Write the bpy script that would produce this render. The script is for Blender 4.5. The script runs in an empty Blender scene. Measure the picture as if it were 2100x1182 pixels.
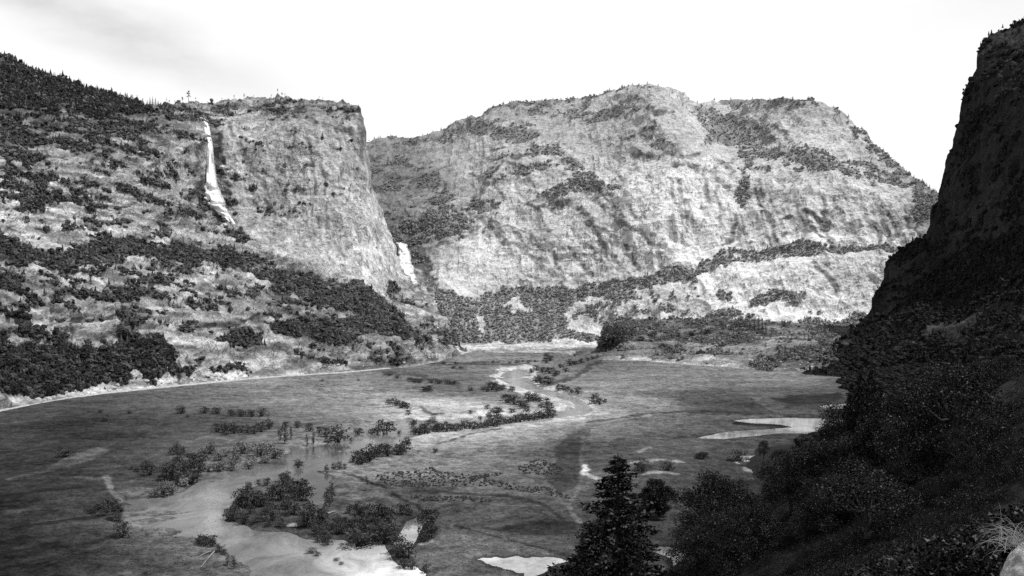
import bpy, math, random
import numpy as np
random.seed(7); rng = np.random.default_rng(7)
F = 2000.0; VH = 620.0; H0 = 100.0; U0 = 1050.0          # focal length in photo pixels, horizon row, camera height (m)
col = bpy.context.scene.collection

# ------------------------------------------------------------------ helpers
def W(u, v, Y):
    u = np.asarray(u, float); v = np.asarray(v, float); Y = np.asarray(Y, float)
    return np.stack([(u-U0)/F*Y, Y+0*u, H0-(v-VH)/F*Y], -1)
def floor_pt(u, v):
    Y = H0*F/(v-VH); return np.array([(u-U0)/F*Y, Y, 0.0])
def lin(s): 
    s = np.asarray(s, float)/255.0
    return np.where(s <= 0.04045, s/12.92, ((s+0.055)/1.055)**2.4)
_perm = np.random.default_rng(3).integers(0, 2**31, 4096).astype(np.int64)
_val = (np.random.default_rng(4).random(65536)*2-1).astype(np.float32)
def vnoise(P, seed=0):
    P = np.asarray(P, np.float32); i = np.floor(P).astype(np.int64); f = P-i
    f = f*f*f*(f*(f*6-15)+10)
    out = 0
    for dx in (0, 1):
        wx = f[:, 0] if dx else 1-f[:, 0]
        for dy in (0, 1):
            wy = f[:, 1] if dy else 1-f[:, 1]
            for dz in (0, 1):
                wz = f[:, 2] if dz else 1-f[:, 2]
                h = ((i[:, 0]+dx)*73856093) ^ ((i[:, 1]+dy)*19349663) ^ ((i[:, 2]+dz)*83492791) ^ (seed*2654435)
                out = out + wx*wy*wz*_val[(h ^ (h >> 13)) & 65535]
    return out
def fbm(P, o=4, seed=0, gain=0.5):
    P = np.asarray(P, np.float32); s = 0; a = 1.0; t = 0
    for k in range(o):
        s = s + a*vnoise(P+k*17.3, seed+k); t += a; a *= gain; P = P*2.03
    return s/t
def ridged(P, o=4, seed=0):
    P = np.asarray(P, np.float32); s = 0; a = 1.0; t = 0
    for k in range(o):
        s = s + a*(1-2*np.abs(vnoise(P+k*11.7, seed+k))); t += a; a *= 0.5; P = P*2.07
    return s/t
def sstep(a, b, x):
    t = np.clip((x-a)/(b-a), 0, 1); return t*t*(3-2*t)
class RBF:
    def __init__(s, P, f, lam=1e-4):
        P = np.asarray(P, float); f = np.asarray(f, float)
        s.m = P.mean(0); s.sc = P.std(0)+1e-9; P = (P-s.m)/s.sc; s.P = P; n = len(P)
        K = s.k(np.linalg.norm(P[:, None]-P[None], axis=-1))+lam*np.eye(n)
        Q = np.hstack([np.ones((n, 1)), P]); A = np.block([[K, Q], [Q.T, np.zeros((3, 3))]])
        s.w = np.linalg.solve(A, np.concatenate([f, np.zeros(3)]))
    def k(s, r): return np.where(r > 0, r*r*np.log(r+1e-12), 0)
    def __call__(s, X):
        X = (np.asarray(X, float)-s.m)/s.sc; out = np.empty(len(X)); n = len(s.P)
        for a in range(0, len(X), 40000):
            x = X[a:a+40000]; r = np.linalg.norm(x[:, None]-s.P[None], axis=-1)
            out[a:a+40000] = s.k(r)@s.w[:n]+s.w[n]+x@s.w[n+1:]
        return out
def sd_poly(px, py, poly):
    """signed distance (negative inside), evaluated everywhere"""
    d = np.full(len(px), 1e9, np.float32); ins = np.zeros(len(px), bool); n = len(poly)
    for k in range(n):
        ax, ay = poly[k]; bx, by = poly[(k+1) % n]
        ex, ey = bx-ax, by-ay; L = ex*ex+ey*ey+1e-9
        t = np.clip(((px-ax)*ex+(py-ay)*ey)/L, 0, 1)
        d = np.minimum(d, (px-ax-t*ex)**2+(py-ay-t*ey)**2)
        c = (ay > py) != (by > py)
        ins ^= c & (px < (bx-ax)*(py-ay)/((by-ay) if by != ay else 1e-9)+ax)
    d = np.sqrt(d); return np.where(ins, -d, d)
def d_line(px, py, pts, sy=1.0):
    d = np.full(len(px), 1e12, np.float32)
    for (ax, ay), (bx, by) in zip(pts[:-1], pts[1:]):
        ex, ey = bx-ax, (by-ay)*sy; L = ex*ex+ey*ey+1e-9
        qx, qy = px-ax, (py-ay)*sy
        t = np.clip((qx*ex+qy*ey)/L, 0, 1)
        d = np.minimum(d, (qx-t*ex)**2+(qy-t*ey)**2)
    return np.sqrt(d)
def local(u, v, pts, pad):
    a = np.array(pts); return (u > a[:, 0].min()-pad) & (u < a[:, 0].max()+pad) & (v > a[:, 1].min()-pad) & (v < a[:, 1].max()+pad)

# ------------------------------------------------------------------ object helpers
def tag(o, label=None, cat=None, group=None, kind=None):
    if label: o['label'] = label
    if cat: o['category'] = cat
    if group: o['group'] = group
    if kind: o['kind'] = kind
    return o
def mesh_np(name, verts, faces, smooth=False, attrs=None):
    """faces: (n,3) or (n,4) int array"""
    verts = np.asarray(verts, np.float32); faces = np.asarray(faces, np.int32); k = faces.shape[1]
    me = bpy.data.meshes.new(name)
    me.vertices.add(len(verts)); me.vertices.foreach_set('co', verts.ravel())
    me.loops.add(faces.size); me.loops.foreach_set('vertex_index', faces.ravel())
    me.polygons.add(len(faces)); me.polygons.foreach_set('loop_start', np.arange(0, faces.size, k, dtype=np.int32))
    me.update(calc_edges=True)
    me.polygons.foreach_set('use_smooth', np.full(len(faces), smooth, bool))
    for an, a in (attrs or {}).items():
        at = me.attributes.new(an, 'FLOAT', 'POINT'); at.data.foreach_set('value', np.asarray(a, np.float32))
    me.validate() if False else None
    return me
def link(name, me, mat, parent=None, loc=None):
    o = bpy.data.objects.new(name, me); col.objects.link(o)
    if mat is not None and me is not None and len(me.materials) == 0: me.materials.append(mat)
    if parent: o.parent = parent
    if loc is not None: o.location = loc
    return o
def empty(name, loc, rz=0, s=1):
    o = bpy.data.objects.new(name, None); col.objects.link(o); o.location = loc; o.rotation_euler.z = rz
    o.scale = s if hasattr(s, '__len__') else (s, s, s); o.empty_display_size = 1; return o
def grid_faces(nr, nc):
    a = (np.arange(nr-1)[:, None]*nc+np.arange(nc-1)[None]).ravel()
    return np.stack([a, a+1, a+nc+1, a+nc], 1)

# ------------------------------------------------------------------ materials
def new_mat(name):
    m = bpy.data.materials.new(name); m.use_nodes = True; nt = m.node_tree; nt.nodes.clear()
    out = nt.nodes.new('ShaderNodeOutputMaterial'); b = nt.nodes.new('ShaderNodeBsdfPrincipled')
    nt.links.new(b.outputs[0], out.inputs[0]); b.inputs['Roughness'].default_value = 0.9
    b.inputs['Specular IOR Level'].default_value = 0.15
    return m, nt, b, out
def N(nt, t, **kw):
    n = nt.nodes.new(t)
    for k, v in kw.items(): setattr(n, k, v)
    return n
def math_n(nt, op, a, b=None, c=None):
    n = N(nt, 'ShaderNodeMath', operation=op)
    for i, x in enumerate((a, b, c)):
        if x is None: continue
        if isinstance(x, (int, float)): n.inputs[i].default_value = x
        else: nt.links.new(x, n.inputs[i])
    return n.outputs[0]
def noise_n(nt, scale, stretch=(1, 1, 1), detail=6, rough=0.6, dist=0.0):
    g = N(nt, 'ShaderNodeNewGeometry'); mp = N(nt, 'ShaderNodeVectorMath', operation='MULTIPLY')
    nt.links.new(g.outputs['Position'], mp.inputs[0]); mp.inputs[1].default_value = stretch
    n = N(nt, 'ShaderNodeTexNoise'); n.inputs['Scale'].default_value = scale; n.inputs['Detail'].default_value = detail
    n.inputs['Roughness'].default_value = rough; n.inputs['Distortion'].default_value = dist
    nt.links.new(mp.outputs[0], n.inputs['Vector']); return n.outputs[0]
def ramp_n(nt, x, a, b, lo, hi):
    n = N(nt, 'ShaderNodeMapRange'); n.inputs[1].default_value = a; n.inputs[2].default_value = b
    n.inputs[3].default_value = lo; n.inputs[4].default_value = hi; nt.links.new(x, n.inputs[0]); return n.outputs[0]
def attr_n(nt, name):
    n = N(nt, 'ShaderNodeAttribute', attribute_name=name); return n.outputs['Fac']
def rock_mat(name, contrast=1.0, sv=1.0, bump=1.0, px=1.0):
    """granite: albedo attribute x layered noise, dark joints, vertical water stains, bump"""
    m, nt, b, out = new_mat(name)
    t = attr_n(nt, 'tone'); cl = attr_n(nt, 'cliff')
    n1 = ramp_n(nt, noise_n(nt, 0.022/px, (1, 1, 1), 7, 0.65, 0.6), 0.3, 0.7, 1-0.45*contrast, 1+0.45*contrast)
    n2 = ramp_n(nt, noise_n(nt, 0.13/px, (1, 1, 1.3), 5, 0.7), 0.28, 0.72, 1-0.5*contrast, 1+0.5*contrast)
    st = ramp_n(nt, noise_n(nt, 0.075/px, (1, 1, 0.09), 5, 0.7, 0.4), 0.35, 0.68, 1+0.25*sv, 1-0.4*sv)
    mx = N(nt, 'ShaderNodeMix'); mx.inputs[2].default_value = 1.0
    nt.links.new(cl, mx.inputs[0]); nt.links.new(st, mx.inputs[3])
    # thin dark joints
    jn = noise_n(nt, 0.035/px, (1, 1, 1.8), 4, 0.6, 1.2)
    j = math_n(nt, 'ABSOLUTE', math_n(nt, 'SUBTRACT', jn, 0.5))
    j = ramp_n(nt, j, 0.0, 0.022, 0.45, 1.0)
    for sc_, st_, wd, lo in ((0.016/px, (1, 1, .4), .013, .42), (0.03/px, (.45, .45, 1.5), .014, .5), (0.05/px, (1, 1, .22), .016, .6)):
        q = math_n(nt, 'ABSOLUTE', math_n(nt, 'SUBTRACT', noise_n(nt, sc_, st_, 5, 0.62, 1.6), 0.5)); j = math_n(nt, 'MULTIPLY', j, ramp_n(nt, q, 0.002, wd, lo, 1.0))
    x = math_n(nt, 'MULTIPLY', t, n1); x = math_n(nt, 'MULTIPLY', x, n2); x = math_n(nt, 'MULTIPLY', x, mx.outputs[0])
    x = math_n(nt, 'MULTIPLY', x, j); x = math_n(nt, 'MINIMUM', x, 0.8)
    cb = N(nt, 'ShaderNodeCombineColor')
    for i in range(3): nt.links.new(x, cb.inputs[i])
    nt.links.new(cb.outputs[0], b.inputs['Base Color'])
    bp = N(nt, 'ShaderNodeBump'); bp.inputs['Strength'].default_value = 0.7*bump; bp.inputs['Distance'].default_value = 5*px
    nt.links.new(noise_n(nt, 0.11/px, (1, 1, 0.8), 6, 0.7, 0.5), bp.inputs['Height']); nt.links.new(bp.outputs[0], b.inputs['Normal'])
    return m
def leaf_mat(name, spec=0.1, rough=0.8, alb=None, trans=0.0):
    m, nt, b, out = new_mat(name)
    if alb is None:
        x = attr_n(nt, 'shade')
        oi = N(nt, 'ShaderNodeObjectInfo'); x = math_n(nt, 'MULTIPLY', x, ramp_n(nt, oi.outputs['Random'], 0, 1, 0.75, 1.25))
        cb = N(nt, 'ShaderNodeCombineColor')
        for i in range(3): nt.links.new(x, cb.inputs[i])
        nt.links.new(cb.outputs[0], b.inputs['Base Color'])
    else: b.inputs['Base Color'].default_value = (alb, alb, alb, 1)
    b.inputs['Roughness'].default_value = rough; b.inputs['Specular IOR Level'].default_value = spec
    return m
def plain_mat(name, alb, rough=0.9, noise=None):
    m, nt, b, out = new_mat(name); b.inputs['Roughness'].default_value = rough
    if noise:
        x = ramp_n(nt, noise_n(nt, noise, (1, 1, 1), 6, 0.7), 0.3, 0.7, alb*0.55, alb*1.4)
        cb = N(nt, 'ShaderNodeCombineColor')
        for i in range(3): nt.links.new(x, cb.inputs[i])
        nt.links.new(cb.outputs[0], b.inputs['Base Color'])
        bp = N(nt, 'ShaderNodeBump'); bp.inputs['Strength'].default_value = 0.5; bp.inputs['Distance'].default_value = 0.3/noise
        nt.links.new(noise_n(nt, noise*2, (1, 1, 1), 5, 0.7), bp.inputs['Height']); nt.links.new(bp.outputs[0], b.inputs['Normal'])
    else: b.inputs['Base Color'].default_value = (alb, alb, alb, 1)
    return m
M_L = rock_mat('granite_left', 0.55, 1.0, 0.9); M_C = rock_mat('granite_far', 0.2, 0.8, 0.35, 1.3); M_K = rock_mat('granite_shade', 0.9, 0.8)
M_B = rock_mat('granite_bench', 1.0, 0.0)
LEAF = leaf_mat('leaf'); LEAFG = leaf_mat('leaf_glossy', 0.14, 0.45); BARK = plain_mat('bark', 0.04, 0.9, 3.0)
BOULD = plain_mat('boulder_granite', 0.42, 0.9, 1.2); WHITE = plain_mat('white_water', 0.9, 0.6)

# ------------------------------------------------------------------ leaf-clump templates
def leaf_cloud(n, size, r, cloud=None, flat=0.0, quad=False, rg=None, up=0.0):
    """n small leaf faces spread through a lumpy volume; returns verts (n*k,3)"""
    g = rg or rng
    if cloud is None:
        p = g.normal(size=(n, 3)); p /= np.linalg.norm(p, axis=1, keepdims=True)
        p *= (g.random((n, 1))**0.45)*np.asarray(r)
    else: p = cloud
    a = g.normal(size=(n, 3)); a[:, 2] *= (1-flat); a /= np.linalg.norm(a, axis=1, keepdims=True)
    b = np.cross(a, g.normal(size=(n, 3))); b /= np.linalg.norm(b, axis=1, keepdims=True)
    s = size*(0.6+0.8*g.random((n, 1)))
    if quad: V = np.stack([p-a*s*0.5, p+b*s*0.32, p+a*s*0.5, p-b*s*0.32], 1)
    else: V = np.stack([p-a*s*0.5-b*s*0.3, p+a*s*0.6, p-a*s*0.3+b*s*0.5], 1)
    return V
ICO = None
def ico(sub):
    import bmesh
    bm = bmesh.new(); bmesh.ops.create_icosphere(bm, subdivisions=sub, radius=1); V = np.array([q.co for q in bm.verts]); Fc = np.array([[q.index for q in f.verts] for f in bm.faces]); bm.free(); return V, Fc
def bush_tpl(n=34, seed=0, tall=0.8):
    """a lumpy tree crown a few pixels wide: noisy hull of facets with a fringe of leaf tufts"""
    g = np.random.default_rng(seed); V, Fc = ico(2)
    d = 1+0.55*vnoise(V*1.5+seed*3.1, seed)+0.3*vnoise(V*3.7+seed, seed+1)+0.12*g.normal(size=len(V)); V = V*d[:, None]*[0.8, 0.8, 0.62*tall+.1]+[0, 0, .5*tall]
    T = V[Fc]; T = T[g.random(len(T)) < 0.93]
    p = g.normal(size=(n, 3)); p /= np.linalg.norm(p, axis=1, keepdims=True); p = p*(0.8+0.3*g.random((n, 1)))*[0.85, 0.85, 0.68*tall]+[0, 0, .55*tall]
    return np.concatenate([T, leaf_cloud(n, 0.38, 1, p, rg=g)])
def pine_tpl(n=34, seed=0):
    g = np.random.default_rng(seed); T = []
    for z0, z1, r in ((0.1, 0.55, .27), (0.32, 0.78, .2), (0.55, 1.04, .13)):
        a = np.arange(7)*2*math.pi/6+g.random(); rr = r*(.7+.6*g.random(7)); rr[6] = rr[0]; dz = .08*g.random(7); dz[6] = dz[0]
        for k in range(6): T.append([[rr[k]*math.cos(a[k]), rr[k]*math.sin(a[k]), z0+dz[k]], [rr[k+1]*math.cos(a[k+1]), rr[k+1]*math.sin(a[k+1]), z0+dz[k+1]], [g.normal()*.015, 0, z1]])
    z = g.random(n)**1.1; r = (1-z)*0.28*(0.7+0.5*g.random(n))+0.02; th = g.random(n)*6.283
    return np.concatenate([np.array(T), leaf_cloud(n, 0.15, 1, np.stack([r*np.cos(th), r*np.sin(th), 0.08+z*0.9], 1), flat=.4, rg=g)])
BUSH = [bush_tpl(16, 10+k, 0.8+0.2*(k % 2)) for k in range(6)]
PINE = [pine_tpl(14, 30+k) for k in range(6)]
def scatter(name, P, R, shade, tpls, mat, label=None, cat=None, asp=None):
    """one 'stuff' object: a copy of a leaf clump at every point P with radius R"""
    V = []; S = []; n = len(P)
    th = rng.random(n)*6.283; pick = rng.integers(0, len(tpls), n)
    for k, T in enumerate(tpls):
        i = np.where(pick == k)[0]
        if not len(i): continue
        T = np.asarray(T); c, s = np.cos(th[i])[:, None, None], np.sin(th[i])[:, None, None]
        x = T[None, ..., 0]*c-T[None, ..., 1]*s; y = T[None, ..., 0]*s+T[None, ..., 1]*c; z = np.broadcast_to(T[None, ..., 2], x.shape)
        r = R[i][:, None, None]; a = r if asp is None else r*asp[i][:, None, None]
        V.append(np.stack([x*r, y*r, z*a], -1)+P[i][:, None, None, :])
        S.append(np.broadcast_to((shade[i][:, None, None]*(0.7+0.6*rng.random((1, T.shape[0], 1)))), x.shape))
    V = np.concatenate([v.reshape(-1, 3) for v in V]); S = np.concatenate([s.ravel() for s in S])
    F_ = np.arange(len(V)).reshape(-1, 3)
    me = mesh_np(name, V, F_, False, {'shade': S})
    return tag(link(name, me, mat), label, cat, kind='stuff')

# ------------------------------------------------------------------ mountain sheets (lofted cliffs)
class Sheet: pass
def build_sheet(name, us, base, crest, prof, nt, amp, mat, seed, tone_fn, back=True, face=None):
    S = Sheet(); us = np.asarray(us, float); nc = len(us)
    vb = np.interp(us, *np.array(base).T); vc = np.interp(us, *np.array(crest).T)
    cn = fbm(np.stack([us/14, us*0, us*0+seed], 1), 3, seed)
    vc = vc+cn*2.0; vc = np.minimum(vc, vb-0.5)
    t = np.linspace(0, 1, nt)[:, None]; v = vb+(vc-vb)*t; u = np.broadcast_to(us, v.shape)
    pts = np.array([(uu, vv) for uu, pr in prof for vv, _ in pr]); val = np.array([y for _, pr in prof for _, y in pr])
    D = RBF(pts, np.log(val), 2e-3)(np.stack([u.ravel(), v.ravel()], 1)); D = np.exp(D).reshape(v.shape)
    P = W(u, v, D)
    gu = np.gradient(P, axis=1); gt = np.gradient(P, axis=0); n = np.cross(gu, gt); n /= np.linalg.norm(n, axis=-1, keepdims=True)+1e-9
    n = np.where((n*P).sum(-1, keepdims=True) > 0, -n, n)      # towards the valley
    cliff = 1-sstep(0.25, 0.6, n[..., 2])
    if face: cliff = np.maximum(cliff, 1-sstep(-14, 10, sd_poly(u.ravel(), v.ravel(), face)).reshape(v.shape))
    Q = P.reshape(-1, 3)
    big = fbm(Q/140, 4, seed)*amp[0]
    rid = (ridged(Q/[55, 55, 70], 4, seed+5)-0.2)*amp[1]
    rib = fbm(Q/[16, 16, 75], 4, seed+9)*amp[2]
    zz = Q[:, 2]/amp[4]+fbm(Q/90, 3, seed+20)*1.6; fr = zz-np.floor(zz)
    ter = (np.minimum(fr/0.75, (1-fr)/0.25)-0.5)*amp[3]*(0.6+0.8*fbm(Q/60, 2, seed+33))
    zz = Q[:, 2]/(amp[4]*.37)+fbm(Q/45, 4, seed+120)*2.2; fr = zz-np.floor(zz); ter = ter+(np.minimum(fr/0.7, (1-fr)/0.3)-0.5)*amp[6]*(0.5+1.2*np.abs(fbm(Q/35, 2, seed+133)))
    fin = fbm(Q/[9, 9, 9], 3, seed+40)*amp[5]
    c = cliff.ravel(); d = big+rid+rib*c+ter*(1-c)+fin
    taper = np.broadcast_to(sstep(0, 0.06, t), v.shape).ravel()*np.broadcast_to(sstep(0, 40, vb-vc), v.shape).ravel()
    S.P0 = P; P = P+n*(d*taper).reshape(v.shape)[..., None]
    S.u, S.v, S.P, S.n, S.cliff, S.nr, S.nc = u, v, P, n, cliff, nt, nc
    S.wu = u+fbm(Q/38, 4, seed+60).reshape(v.shape)*16; S.wv = v+fbm(Q/38, 4, seed+70).reshape(v.shape)*9
    S.veg = np.zeros(v.shape, np.float32); S.tone = np.zeros(v.shape, np.float32)
    tone_fn(S)
    verts = P.reshape(-1, 3); tone = S.tone.ravel(); cl = cliff.ravel(); nr = nt
    if back:
        top = P[-1]; r2 = []
        dirn = top[:, :2]/np.linalg.norm(top[:, :2], axis=1, keepdims=True)
        for dy, dz in ((25, -4), (70, -14), (160, -50), (350, -160), (650, -420), (900, -800)):
            q = top.copy(); q[:, :2] += dirn*dy; q[:, 2] = np.maximum(q[:, 2]+dz+fbm(q/60, 3, seed)*8, -20); r2.append(q)
        verts = np.concatenate([verts]+r2); tone = np.concatenate([tone, np.tile(S.tone[-1], 6)]); cl = np.concatenate([cl, np.zeros(6*nc)]); nr += 6
    me = mesh_np(name, verts, grid_faces(nr, nc), False, {'tone': tone, 'cliff': cl})
    S.obj = tag(link(name, me, mat), kind='structure')
    g1 = np.gradient(S.P, axis=1); g2 = np.gradient(S.P, axis=0); S.area = np.linalg.norm(np.cross(g1, g2), axis=-1)
    return S
def paint(S, arr, poly, val, soft=10, mode='max', warp=True):
    u, v = (S.wu, S.wv) if warp else (S.u, S.v)
    m = local(u, v, poly, soft+2); 
    if not m.any(): return
    d = sd_poly(u[m], v[m], poly); k = 1-sstep(-soft*0.5, soft*0.5, d)
    a = arr[m]
    arr[m] = np.maximum(a, k*val) if mode == 'max' else a+(val-a)*k
def patchy(S, hs, vs_, seed, w=0.13):
    """break the painted cover into bands and clumps following the ledges"""
    Q = S.P.reshape(-1, 3); n = 0.5*fbm(Q/[hs, hs, vs_], 4, seed)+0.5*fbm(Q/[hs*.24, hs*.24, vs_*.45], 4, seed+7)
    r = np.argsort(np.argsort(n))/len(n); n01 = r.reshape(S.u.shape)
    S.dens = S.veg.copy(); S.veg = sstep(1-S.dens-w, 1-S.dens+w, n01).astype(np.float32)*(S.dens > .03)
def veins(S, scale, stretch, seed, th=0.93, rot=None):
    """thin dark curving joints in the rock"""
    Q = S.P.reshape(-1, 3)
    if rot: c, s_ = math.cos(rot), math.sin(rot); Q = np.stack([Q[:, 0]*c+Q[:, 2]*s_, Q[:, 1], -Q[:, 0]*s_+Q[:, 2]*c], 1)
    q = Q/scale/np.array(stretch); q = q+0.45*np.stack([fbm(q*.7+k*5, 2, seed+k) for k in range(3)], 1); r = 1-np.abs(fbm(q, 3, seed+4))*2.2
    return (sstep(th, 1.0, r)*sstep(-.25, .25, fbm(Q/120, 3, seed+9))).reshape(S.u.shape)
def stroke(S, arr, pts, w, val, soft=3):
    u, v = S.u+(S.wu-S.u)*0.7, S.v+(S.wv-S.v)*0.9
    m = local(u, v, pts, w+soft+2)
    if not m.any(): return
    if not hasattr(S, 'sn'): S.sn = (fbm(S.P0.reshape(-1, 3)/14, 4, 95)*1.3+.55).clip(0, 1).reshape(S.u.shape)
    d = d_line(u[m], v[m], pts); nn = S.sn[m]; k = (1-sstep(w*0.15+w*.5*nn, w*0.3+w*.5*nn+soft, d))*(.4+.6*nn); arr[m] = arr[m]+(val-arr[m])*k
E = 1.25
def A(s): return lin(s)/E
def tone_field(S, pts, sm=1e-3):
    p = np.array(pts, float); f = RBF(p[:, :2], p[:, 2], sm)
    return A(np.clip(f(np.stack([S.u.ravel(), S.v.ravel()], 1)), p[:, 2].min()*0.9, p[:, 2].max()*1.05)).reshape(S.u.shape).astype(np.float32)
def forest(name, S, n, rmin, rmax, sh, label, cat, pine=0.3, asp=(0.9, 1.6), mask=None, hz=0.0, lift=0.0):
    w = np.clip(S.veg, 0, 1)**1.3
    # weight by picture area so that far and near slopes are covered alike
    w = w[:, :]*S.wt
    if mask is not None: w = w*mask
    w = w.ravel()/w.sum(); i = rng.choice(len(w), n, p=w)
    P = S.P.reshape(-1, 3)[i]+rng.normal(size=(n, 3))*1.5; P[:, 2] -= 0.8-lift
    R = rmin+(rmax-rmin)*rng.random(n)**2.2; s = sh[0]+(sh[1]-sh[0])*rng.random(n)**1.4; s = s*(1+hz*np.clip((P[:, 1]-900)/1300, 0, 1))  # trees paled with distance: haze put into the leaf colour
    pi = rng.random(n) < pine
    b = ~pi
    objs = []
    T = [t*np.array([1, 1, 1]) for t in BUSH]; TP = [t*np.array([2.3, 2.3, 2.3]) for t in PINE]
    allV = []
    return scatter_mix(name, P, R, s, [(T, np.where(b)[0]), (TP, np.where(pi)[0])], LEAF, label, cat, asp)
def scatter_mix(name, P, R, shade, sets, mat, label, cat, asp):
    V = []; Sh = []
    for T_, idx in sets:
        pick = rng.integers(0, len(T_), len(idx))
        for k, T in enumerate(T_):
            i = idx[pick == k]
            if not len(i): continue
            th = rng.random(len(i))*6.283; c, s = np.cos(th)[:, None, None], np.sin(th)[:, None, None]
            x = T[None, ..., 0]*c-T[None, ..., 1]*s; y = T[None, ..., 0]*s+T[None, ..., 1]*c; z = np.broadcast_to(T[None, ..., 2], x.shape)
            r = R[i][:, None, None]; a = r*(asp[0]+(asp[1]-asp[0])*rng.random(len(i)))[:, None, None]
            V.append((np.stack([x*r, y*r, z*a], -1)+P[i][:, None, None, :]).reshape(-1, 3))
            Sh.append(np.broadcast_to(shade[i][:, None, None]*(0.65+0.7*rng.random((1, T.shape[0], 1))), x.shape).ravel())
    V = np.concatenate(V); Sh = np.concatenate(Sh)
    me = mesh_np(name, V, np.arange(len(V)).reshape(-1, 3), False, {'shade': Sh})
    return tag(link(name, me, mat), label, cat, kind='stuff')

# ---------------------------------------------------------------- left mountain wall
def prof_L():
    return [(-420, [(960, 600), (800, 680), (600, 800), (480, 1000), (250, 1300), (-20, 1750)]),
     (0, [(850, 880), (740, 960), (660, 1000), (600, 1035), (540, 1170), (490, 1290), (400, 1380), (300, 1490), (200, 1680), (115, 1920)]),
     (150, [(822, 1000), (720, 1070), (650, 1110), (600, 1150), (540, 1290), (495, 1400), (380, 1510), (260, 1660), (175, 1900)]),
     (300, [(803, 1110), (700, 1190), (650, 1225), (600, 1290), (545, 1420), (500, 1520), (350, 1690), (250, 1820), (212, 1950)]),
     (450, [(787, 1210), (700, 1300), (640, 1370), (590, 1480), (550, 1600), (505, 1700), (460, 1800), (350, 1890), (250, 1990), (207, 2180)]),
     (600, [(775, 1305), (700, 1390), (640, 1510), (580, 1660), (530, 1770), (480, 1835), (410, 1885), (350, 1920), (300, 1955), (250, 2000), (203, 2160)]),
     (720, [(768, 1375), (700, 1480), (650, 1620), (600, 1760), (560, 1840), (450, 1930), (380, 1970), (300, 2020), (212, 2120)]),
     (790, [(760, 1440), (690, 1570), (640, 1740), (590, 1900), (540, 1990), (470, 2080), (400, 2150)]),
     (850, [(754, 1500), (690, 1640), (640, 1850), (600, 2050)]),
     (960, [(726, 1900), (715, 2050), (690, 2200)])]
baseL = [(-420, 970), (0, 848), (150, 819), (330, 799), (500, 782), (700, 769), (830, 756), (900, 742), (960, 726), (1010, 718)]
crestL = [(-420, -40), (-150, 50), (0, 113), (100, 152), (200, 183), (290, 212), (330, 217), (400, 207), (480, 205), (520, 200), (570, 198), (620, 206), (680, 208), (715, 214),
          (733, 224), (742, 242), (748, 268), (751, 292), (760, 335), (770, 382), (784, 425), (800, 470), (815, 515), (830, 560), (850, 582), (880, 604), (908, 640), (925, 670), (940, 705), (960, 720), (1010, 714)]
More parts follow.
